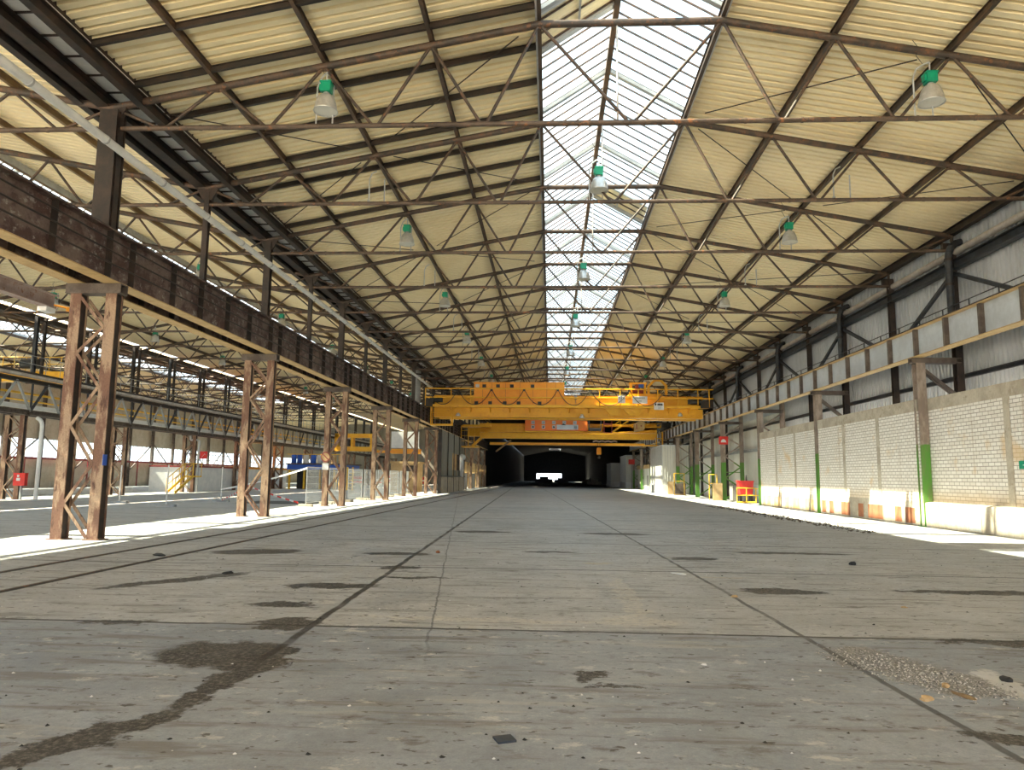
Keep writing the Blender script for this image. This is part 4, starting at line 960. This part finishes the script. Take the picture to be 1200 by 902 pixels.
# round no-entry sign with plate on the third column
o = thing('round_sign', 'round pale sign with red ring and white plate on the third left column', 'sign', (-11.75, TY(4) + .13 - .16, 0))
MB().tube((0, -.03, 2.55), (0, -.005, 2.55), .26, 20).build('disc', 'wood', o)
s = MB()
for i in range(20):
    t0, t1 = 2 * math.pi * i / 20, 2 * math.pi * (i + 1) / 20; s.bar((.235 * math.cos(t0), -.035, 2.55 + .235 * math.sin(t0)), (.235 * math.cos(t1), -.035, 2.55 + .235 * math.sin(t1)), .02, .05, (0, 0, 1))
s.bar((-.16, -.035, 2.71), (.16, -.035, 2.39), .02, .05); s.build('ring', 'darkred', o)
MB().bx(-.17, .17, -.02, 0, 1.88, 2.22).build('plate', 'white', o)
o = MB().bx(-.012, .0, -.08, .08, -.13, .13).build('blue_tag', 'blue'); o.location = (-10.70, TY(0) + .02, 1.9); tag(o, 'small blue tag on the side of the nearest left column', 'tag', None, 'thing')

# yellow cranes in the side halls
o = thing('small_yellow_crane', 'yellow crane bridge high in the outermost hall at the left edge', 'crane', (-36, 50, 0))
MB().bx(-3.5, 2.0, -.4, .4, 7.9, 8.6).build('bridge_girder', 'yellow', o)
MB().bx(-1.5, 1.0, 1.8, 2.6, 7.9, 8.6).build('rear_girder', 'yellow', o)
MB().tube((-1.0, -.6, 9.1), (.2, -.6, 9.1), .35, 12).build('hoist_drum', 'black', o)
rr = MB()
for i in range(7): rr.tube((-3.4 + i * .85, -.45, 8.6), (-3.4 + i * .85, -.45, 9.6), .03, 5)
for z in (9.1, 9.6): rr.tube((-3.4, -.45, z), (1.8, -.45, z), .03, 5)
rr.build('handrail', 'ylw_rail', o)
o = thing('small_yellow_crane', 'yellow crane end seen between the fourth and fifth left columns', 'crane', (-24, 90, 0))
MB().bx(-2.4, 2.5, -.5, .5, 4.55, 5.1).bx(-2.4, -2.0, -.5, .5, 5.1, 6.6).bx(-.4, -.1, -.5, .5, 5.1, 6.2).bx(-2.4, 2.5, -.5, .5, 6.2, 6.7).bx(2.0, 2.5, -.5, .5, 5.1, 6.2).build('bridge_girder', 'yellow', o)
MB().bx(-1.8, -.6, -.3, .3, 5.2, 5.9).build('hoist', 'black', o)
MB().bx(4.6, 8.2, -.3, .3, 4.3, 4.9).bx(2.5, 4.6, .1, .3, 4.4, 4.7).build('lower_beam', 'amber', o)
MB().bx(4.6, 8.0, -.36, -.3, 5.0, 7.0).build('white_board', 'white', o)
# red-white boards and stacks behind the fences
for i, (x, y, wd_, hz, m) in enumerate(((-25, 95, 1.6, 1.5, 'red'), (-22.5, 96, 1.3, 1.2, 'white'), (-20.6, 97, 1.4, 1.7, 'red'), (-18.8, 96, 1.6, 1.1, 'white'), (-17.2, 98, 1.2, 1.5, 'red'), (-28, 97, 1.8, 2.0, 'white'))):
    o = thing('barrier_board', '%s %s barrier board from the left behind the mesh fences' % (ORD[i], 'red' if m == 'red' else 'white'), 'barrier', (x, y, 0), 'barrier boards behind the mesh fences')
    MB().bx(-wd_ / 2, wd_ / 2, -.04, .04, hz - .9, hz).build('board', m, o); MB().bx(-wd_ / 2, wd_ / 2, -.045, .045, hz - .55, hz - .4).build('stripe', 'white' if m == 'red' else 'red', o)
    MB().bx(-wd_ / 2, -wd_ / 2 + .08, -.3, .3, 0, hz - .9).bx(wd_ / 2 - .08, wd_ / 2, -.3, .3, 0, hz - .9).build('legs', 'greypaint', o)
# beige machine shed between sixth and seventh columns
o = thing('plywood_shed', 'tan plywood shed behind the last rusty columns before the grey partition', 'shed', (-14.8, 76, 0))
MB().bx(-1.6, 1.2, 0, 3, 0, 2.9).build('body_shell', 'wood', o); MB().bx(-1.75, 1.35, -.1, 3.1, 2.9, 3.1).build('top_board', 'flange', o); MB().bx(-.9, .2, -.02, 0, .1, 2.0).build('door', 'concrete', o)
MB().bx(-.1, .8, -.05, 0, 2.1, 2.7).build('vent_grille', 'dark', o)

# grey partition in the left row
gp = thing('grey_partition', 'tall grey board partition closing the left row under the yellow crane', 'partition', (-10.50, 70.2, 0))
MB().bx(-.10, .10, 0, 19.5, 1.62, 2.3).bx(-.10, .10, 0, 8.5, 2.3, 6.1).bx(-.10, .10, 17.2, 19.5, 2.3, 6.1).bx(-.10, .10, 8.5, 17.2, 4.1, 6.1).build('upper_boards', 'grey_board', gp)
MB().bx(-.14, .14, 0, 19.5, 0, 1.6).build('lower_boards', 'concrete', gp)
for y in (0, 4.8, 9.5, 14.2, 19.4): MB().bx(-.16, .18, y - .07, y + .07, 0, 6.1).build('upright', 'dark', gp)
MB().bx(-.2, .25, 0, 19.5, 1.58, 1.68).build('ledge', 'slate', gp)
for y in (9.2, 12.0, 14.6): MB().bx(-.08, .12, y - .12, y + .12, 1.68, 4.1).build('window_bar', 'wood', gp)
MB().tube((.25, 15.8, 1.6), (.25, 15.8, 3.6), .22, 12).lathe((.25, 15.8, 3.85), [(0, -.4), (.38, -.25), (.45, 0), (.38, .25), (0, .4)], 14).build('white_gauge', 'white', gp)
# white boards between sunlit columns further along
for i, (a, b) in enumerate(((93, 100.5), (103, 111), (113.5, 121), (123.5, 130))):
    o = thing('white_board_wall', '%s low white board wall from the camera beyond the grey partition' % ORD[i], 'low wall', (-11.3, a, 0), 'low white board walls of the left row')
    MB().bx(-.05, .05, 0, b - a, 0, 2.1).build('boards', 'white', o)
    pm = MB()
    for j in range(6): pm.bx(-.09, .09, (b - a) * j / 5 - .06, (b - a) * j / 5 + .06, 0, 3.6)
    pm.build('uprights', 'flange', o)

# ------------------------------------------------------------------ right side, beyond the brick wall
o = thing('waste_container', 'red waste container on dark legs behind a yellow barrier rail', 'container', (13.75, 53.3, 0))
MB().prism([(-.42, .58), (.42, .58), (.5, 1.5), (-.5, 1.5)], 1, -.35, .35).bx(-.55, .55, -.4, .4, 1.5, 1.56).build('bin_body', 'red', o)
for x in (-.38, .38): MB().bx(x - .08, x + .08, -.3, .3, 0, .58).build('leg', 'black', o)
MB().tube((.1, 0, 1.56), (.1, 0, 1.95), .07, 8, .03).build('spout', 'slate', o)
o = thing('yellow_barrier', 'yellow tubular barrier rail in front of the red waste container', 'barrier', (13.75, 52.6, 0))
MB().tube((-.75, 0, 0), (-.75, 0, 1.05), .035, 8).tube((.55, 0, 0), (.55, 0, 1.05), .035, 8).tube((-.1, 0, 0), (-.1, 0, 1.05), .035, 8).build('posts', 'ylw_rail', o)
MB().tube((-.75, 0, 1.05), (.55, 0, 1.05), .035, 8).tube((-.75, 0, .55), (.55, 0, .55), .035, 8).tube((-.75, 0, .08), (.55, 0, .08), .05, 8).tube((.55, 0, .55), (1.7, 0, .55), .03, 8).tube((.55, 0, 1.0), (1.7, 0, 1.0), .03, 8).build('rails', 'ylw_rail', o)
for (x, y, w_, lab) in ((13.0, 58.6, .75, 'tan plywood board leaning by the green column beyond the red container'), (12.9, 80.4, .6, 'tan plywood board by the white box-shaped cabin on the right')):
    o = thing('plywood_board', lab, 'board', (x, y, 0)); MB().bx(-w_ / 2, w_ / 2, -.04, .04, 0, 1.35).build('sheet_face', 'wood', o); MB().prism([(0, 0), (.7, 0), (0, 1.3)], 0, w_ / 2 - .08, w_ / 2).build('side_stay', 'stiff', o)
o = thing('dark_crate', 'dark crate beside the fourth green-footed column on the right', 'crate', (14.3, 57.4, 0)); MB().bx(-.55, .45, -.5, .5, .05, 1.2).build('box_body', 'grey_board', o); MB().bx(-.58, .48, -.53, .53, 1.2, 1.26).bx(-.5, -.3, -.5, .5, 0, .05).bx(.2, .4, -.5, .5, 0, .05).build('lid', 'stiff', o)
o = thing('yellow_barrier', 'small yellow barrier frame standing by the plywood board on the right', 'barrier', (12.85, 59.4, 0)); MB().tube((-.3, 0, 0), (-.3, 0, 2.0), .035, 6).tube((.3, 0, 0), (.3, 0, 2.0), .035, 6).tube((-.3, 0, 2.0), (.3, 0, 2.0), .035, 6).tube((-.3, 0, 1.3), (.3, 0, 1.3), .03, 6).build('frame_tubes', 'ylw_rail', o)
o = thing('yellow_barrier', 'thin yellow barrier frame beside the white box-shaped cabin on the right', 'barrier', (13.2, 76.8, 0)); MB().tube((-.5, 0, 0), (-.5, 0, 2.2), .04, 6).tube((.5, 0, 0), (.5, 0, 2.2), .04, 6).tube((-.5, 0, 2.2), (.5, 0, 2.2), .04, 6).tube((-.5, 0, 1.4), (.5, 0, 1.4), .03, 6).build('frame_tubes', 'ylw_rail', o)
o = thing('crate_box', 'brown crate beside the white box-shaped cabin on the right', 'crate', (13.4, 77.4, 0)); MB().bx(-.6, .5, -.4, .4, .05, 1.2).build('box_body', 'stiff', o); MB().bx(-.6, .5, -.42, .42, 0, .14).build('skid', 'wood', o)
# red sign with white helmet shape on the right column
o = thing('helmet_sign', 'red square sign with white helmet shape on a right-row column', 'sign', (13.74, TY(8) + .18 - .18, 0))
MB().bx(-.36, .36, -.03, -.005, 4.38, 5.02).build('sign_plate', 'red', o)
MB().prism([(-.24, 4.55)] + [(-.2 * math.cos(t), 4.58 + .22 * math.sin(t)) for t in [math.pi * i / 10 for i in range(11)]] + [(.24, 4.55)], 1, -.04, -.03).build('helmet_shape', 'white', o)
o = thing('helmet_sign', 'small red sign on a far column past the white cabin on the right', 'sign', (13.2, 121, 0)); MB().bx(-.5, .5, -.03, 0, 3.9, 4.7).build('sign_plate', 'red', o); MB().bx(-.05, .05, 0, .05, 0, 4.5).build('pole', 'stiff', o)
# emergency exit sign on the brick wall
o = thing('exit_sign', 'green emergency exit sign on the brick wall at the right edge', 'sign', (BXA, 22.35, 0))
MB().bx(-.02, 0, -.42, .42, 2.02, 2.26).build('sign_plate', 'green', o)
MB().bx(-.028, -.02, .05, .14, 2.07, 2.2).bx(-.028, -.02, .0, .22, 2.12, 2.15).bx(-.028, -.02, -.12, -.02, 2.06, 2.22).prism([(-.32, 2.14), (-.2, 2.06), (-.2, 2.22)], 0, -.028, -.02).build('symbol', 'white', o)
o = thing('painted_sign', 'faded round red prohibition mark painted on the brick wall at the right edge', 'sign', (BXA, 22.2, 0))
s = MB()
for i in range(18):
    t0, t1 = 2 * math.pi * i / 18, 2 * math.pi * (i + 1) / 18; s.bar((-.006, .14 * math.cos(t0), 1.4 + .17 * math.sin(t0)), (-.006, .14 * math.cos(t1), 1.4 + .17 * math.sin(t1)), .012, .05, (1, 0, 0)) 
s.build('ring', 'red', o)
MB().bx(-.012, 0, -.25, .0, 1.65, 1.95).build('panel_mark', 'pinkgrey', o)
# white cabins
def cabin_box(x0, x1, y0, y1, h, label, nrib):
    o = thing('sheet_cabin', label, 'cabin', (x0, y0, 0)); w_, d = x1 - x0, y1 - y0
    MB().bx(0, w_, 0, d, 1.0, h).build('sheet_shell', 'sheet_white', o); MB().bx(-.05, w_ + .02, -.05, d + .02, 0, 1.0).build('plinth_blocks', 'white', o)
    rb = MB()
    for i in range(nrib): rb.bx(w_ * i / nrib, w_ * i / nrib + .03, -.03, 0, 1.0, h); 
    for i in range(nrib * 2): rb.bx(-.03, 0, d * i / nrib / 2, d * i / nrib / 2 + .03, 1.0, h)
    rb.build('sheet_ribs', 'lightgrey', o); MB().bx(-.06, w_ + .04, -.06, d + .04, h, h + .1).build('roof_cap', 'sheet', o)
cabin_box(12.15, 15.02, 81.1, 90.5, 5.2, 'white box-shaped sheet cabin under the right girder by the cranes', 10)
cabin_box(12.6, 15.02, 124, 134, 5.4, 'pale sheet cabin further along the right side under the second crane', 8)
cabin_box(11.4, 14.6, 140, 150, 4.4, 'small brown and white cabin far along the right side', 4)
for i, (a, b) in enumerate(((91.5, 97.5), (98.5, 104.5), (106.5, 112.5), (113.5, 120.5))):
    o = thing('lean_to_wall', '%s pale lean-to wall with tan top beam beyond the white cabin on the right' % ORD[i], 'wall', (14.1, a, 0), 'pale lean-to walls on the right')
    MB().bx(0, .2, 0, b - a, 0, 3.1).build('boards', 'sheet_white', o); MB().bx(-.1, .25, 0, b - a, 3.1, 3.65).build('top_beam', 'flange', o); MB().bx(-.03, .0, 1, 2.2, 0, 2.1).build('door', 'grey_board', o)
# far clutter near the end
for i, (x, y, a, b, h, m, lab) in enumerate(((-2, 255, 6, 3, 2.0, 'black', 'dark heap of machines silhouetted before the bright far gate'), (4, 262, 5, 3, 1.6, 'slate', 'dark machine right of the bright far gate'), (11, 200, 3.5, 30, 1.3, 'concrete', 'pale low kerb wall far along the right side'))):
    o = thing('far_machine' if i < 2 else 'far_kerb', lab, 'machine' if i < 2 else 'kerb', (x, y, 0)); s = MB(); s.bx(-a / 2, a / 2, -b / 2, b / 2, 0, h * .6); s.bx(-a / 4, a / 4, -b / 2, b / 2, h * .6, h); s.build('body_shell', m, o)
    MB().tube((-a * .3, -b / 2, h * .6), (-a * .3, -b / 2, h * 1.3), .1, 6).build('pipe_stub', 'black', o)

# ------------------------------------------------------------------ floor items
for i, (x, lab) in enumerate(((-8.75, 'floor rail nearer to the left columns'), (-7.35, 'floor rail further from the left columns'))):
    o = thing('floor_rail', 'rusty embedded ' + lab, 'rail', (x, 0, 0), 'embedded track rails in the floor')
    MB().bx(-.035, .035, YB, 128, 0, .012).build('rail_head', 'truss_chord', o); MB().bx(.035, .085, YB, 128, 0, .004).build('flangeway', 'black', o)
def lump(name, x, y, sx, sy, sz, m, label, cat, seed):
    rnd = random.Random(seed); bm = bmesh.new(); bmesh.ops.create_icosphere(bm, subdivisions=2, radius=1)
    for v in bm.verts:
        k = 1 + rnd.uniform(-.28, .28); v.co = V((v.co.x * sx * k, v.co.y * sy * k, max(v.co.z * sz * k, -.3 * sz)))
    zmin = min(v.co.z for v in bm.verts)
    me = bpy.data.meshes.new(name); bm.to_mesh(me); bm.free(); me.materials.append(M[m]); o = bpy.data.objects.new(name, me); COL.objects.link(o)
    o.location = (x, y, -zmin); o.rotation_euler = (0, 0, rnd.uniform(0, 3)); return tag(o, label, cat, None, 'thing')
o = thing('floor_plate', 'thin dark square plate lying on the floor at the bottom edge', 'plate', (-.27, 4.76, 0)); o.rotation_euler = (0, 0, .45)
MB().prism([(-.062, -.055), (.055, -.062), (.062, .052), (-.055, .06)], 2, .0, .012).build('slab', 'slate', o)
lump('brick_fragment', 2.79, 5.86, .055, .035, .025, 'wood', 'pale orange brick fragment at the front edge of the gravel patch', 'brick fragment', 1)
lump('brick_fragment', 3.12, 6.23, .04, .03, .025, 'wood', 'pale orange brick fragment in the middle of the gravel patch', 'brick fragment', 2)
lump('brick_fragment', 3.12, 5.98, .10, .03, .02, 'purlin_tan', 'brown splintered piece at the right end of the gravel patch', 'fragment', 3)
lump('dark_clod', 3.72, 6.46, .05, .04, .03, 'black', 'black clod right of the gravel patch', 'clod', 4)
lump('dark_clod', 5.85, 14.9, .07, .06, .05, 'black', 'black lump on the floor before the sunlit strip at right', 'clod', 5)
lump('dark_clod', -7.64, 14.4, .22, .09, .03, 'black', 'flat black scrap beside the floor rail near the first left column', 'scrap', 6)
lump('paper_scrap', 2.2, 13.0, .17, .05, .02, 'white', 'white paper scrap on the floor right of the middle', 'paper scrap', 7)
lump('paper_scrap', 1.35, 6.75, .025, .02, .01, 'white', 'tiny white scrap left of the gravel patch', 'paper scrap', 8)
lump('leaf_scrap', 4.55, 10.0, .04, .03, .015, 'wood', 'small orange scrap right of the middle of the floor', 'scrap', 9)
lump('leaf_scrap', 6.3, 9.6, .12, .03, .015, 'purlin_tan', 'flat brown scrap near the right edge of the floor', 'scrap', 10)
lump('leaf_scrap', 2.55, 10.6, .05, .03, .02, 'wood', 'tan scrap on the floor behind the gravel patch', 'scrap', 13)
lump('dark_clod', -5.2, 12.0, .09, .06, .03, 'black', 'black scrap left of the long floor joint', 'scrap', 11)
lump('dark_clod', -2.35, 15.8, .07, .05, .04, 'terracotta', 'reddish scrap on the long left floor joint', 'scrap', 12)
# loose gravel and litter nobody could count
def scatter(name, n, region, smin, smax, m, seed):
    rnd = random.Random(seed); mb = MB()
    for _ in range(n):
        x, y = region(rnd); s_ = rnd.uniform(smin, smax) ; a = rnd.uniform(0, 6.28); pts = []
        for k in range(5): t = a + k * 1.2566; pts.append((x + math.cos(t) * s_ * rnd.uniform(.6, 1.2), y + math.sin(t) * s_ * rnd.uniform(.6, 1.2), 0.001))
        top = (x + rnd.uniform(-.3, .3) * s_, y + rnd.uniform(-.3, .3) * s_, s_ * rnd.uniform(.5, .9))
        mb.add(pts + [top], [(i, (i + 1) % 5, 5) for i in range(5)])
    return mb.build(name, m)
def reg_grav(r):
    while True:
        u, v = r.gauss(0, .45), r.gauss(0, .45)
        if u * u + v * v < 1.1: break
    t = r.random(); return 2.8 + .5 * t + u * .42, 7.25 - 1.15 * t + v * .45
o = scatter('loose_gravel', 900, reg_grav, .005, .018, 'gravel', 21); tag(o, 'patch of loose pale gravel in a broken spot of the floor', 'gravel', None, 'stuff')
def reg_all(r):
    y = 4 + 22 * r.random() ** 1.6; return r.uniform(-8.5, 11) * min(1, .35 + y / 18), y
o = scatter('floor_litter', 420, reg_all, .004, .02, 'black', 22); tag(o, 'dark crumbs and grit strewn over the concrete floor', 'litter', None, 'stuff')
o = scatter('white_crumbs', 160, reg_all, .005, .018, 'white', 23); tag(o, 'white crumbs strewn over the concrete floor', 'litter', None, 'stuff')
def reg_edge(r): return 9.7 + r.gauss(0, .25) + .3, r.uniform(24, 46)
o = scatter('dirt_ridge', 500, reg_edge, .02, .07, 'stiff', 24); tag(o, 'low ridge of dirt along the edge of the sunlit strip', 'dirt', None, 'stuff')

# ------------------------------------------------------------------ light
sun = bpy.data.lights.new('Sun', 'SUN'); sun.energy = 21.0; sun.angle = .012; sun.color = (1., .83, .58)
so = bpy.data.objects.new('Sun', sun); COL.objects.link(so)
so.rotation_euler = V((.80, .11, -1.)).to_track_quat('-Z', 'Y').to_euler()
wld = bpy.data.worlds.new('World'); sc.world = wld; wld.use_nodes = True
h = N(wld.node_tree); bg = wld.node_tree.nodes['Background']
tc = h.new('ShaderNodeTexCoord'); sp = h.new('ShaderNodeSeparateXYZ'); h.link(tc.outputs['Generated'], sp.inputs[0])
h.link(h.ramp(sp.outputs['Z'], [(0., (.84, .93, 1.)), (.35, (.76, .90, 1.)), (1., (.68, .87, 1.))]), bg.inputs['Color'])
bg.inputs['Strength'].default_value = 1.5

# ------------------------------------------------------------------ camera
f, pitch, yaw, roll = 865.06, .1244, -.0523, .0118
cp, sp_, cy, sy = math.cos(pitch), math.sin(pitch), math.cos(yaw), math.sin(yaw)
F = V((sy * cp, cy * cp, sp_)); R = V((cy, -sy, 0)); U = R.cross(F)
R2 = R * math.cos(roll) + U * math.sin(roll); U2 = U * math.cos(roll) - R * math.sin(roll)
cam = bpy.data.cameras.new('Camera'); co = bpy.data.objects.new('Camera', cam); COL.objects.link(co)
m = Matrix((R2, U2, -F)).transposed().to_4x4(); m.translation = V((0, 0, 1.6)); co.matrix_world = m
cam.sensor_width = 36.; cam.lens = 36. * f / 1200.; cam.clip_end = 2000; cam.clip_start = .05
sc.camera = co
sc.view_settings.view_transform = 'Standard'; sc.view_settings.look = 'None'; sc.view_settings.gamma = 1.; sc.view_settings.use_curve_mapping = False
sc.view_settings.exposure = 1.52
sc.cycles.use_denoising = True; sc.cycles.max_bounces = 9; sc.cycles.diffuse_bounces = 6; sc.cycles.glossy_bounces = 3; sc.cycles.transparent_max_bounces = 12
sc.cycles.sample_clamp_indirect = 8.; sc.cycles.caustics_reflective = False; sc.cycles.caustics_refractive = False
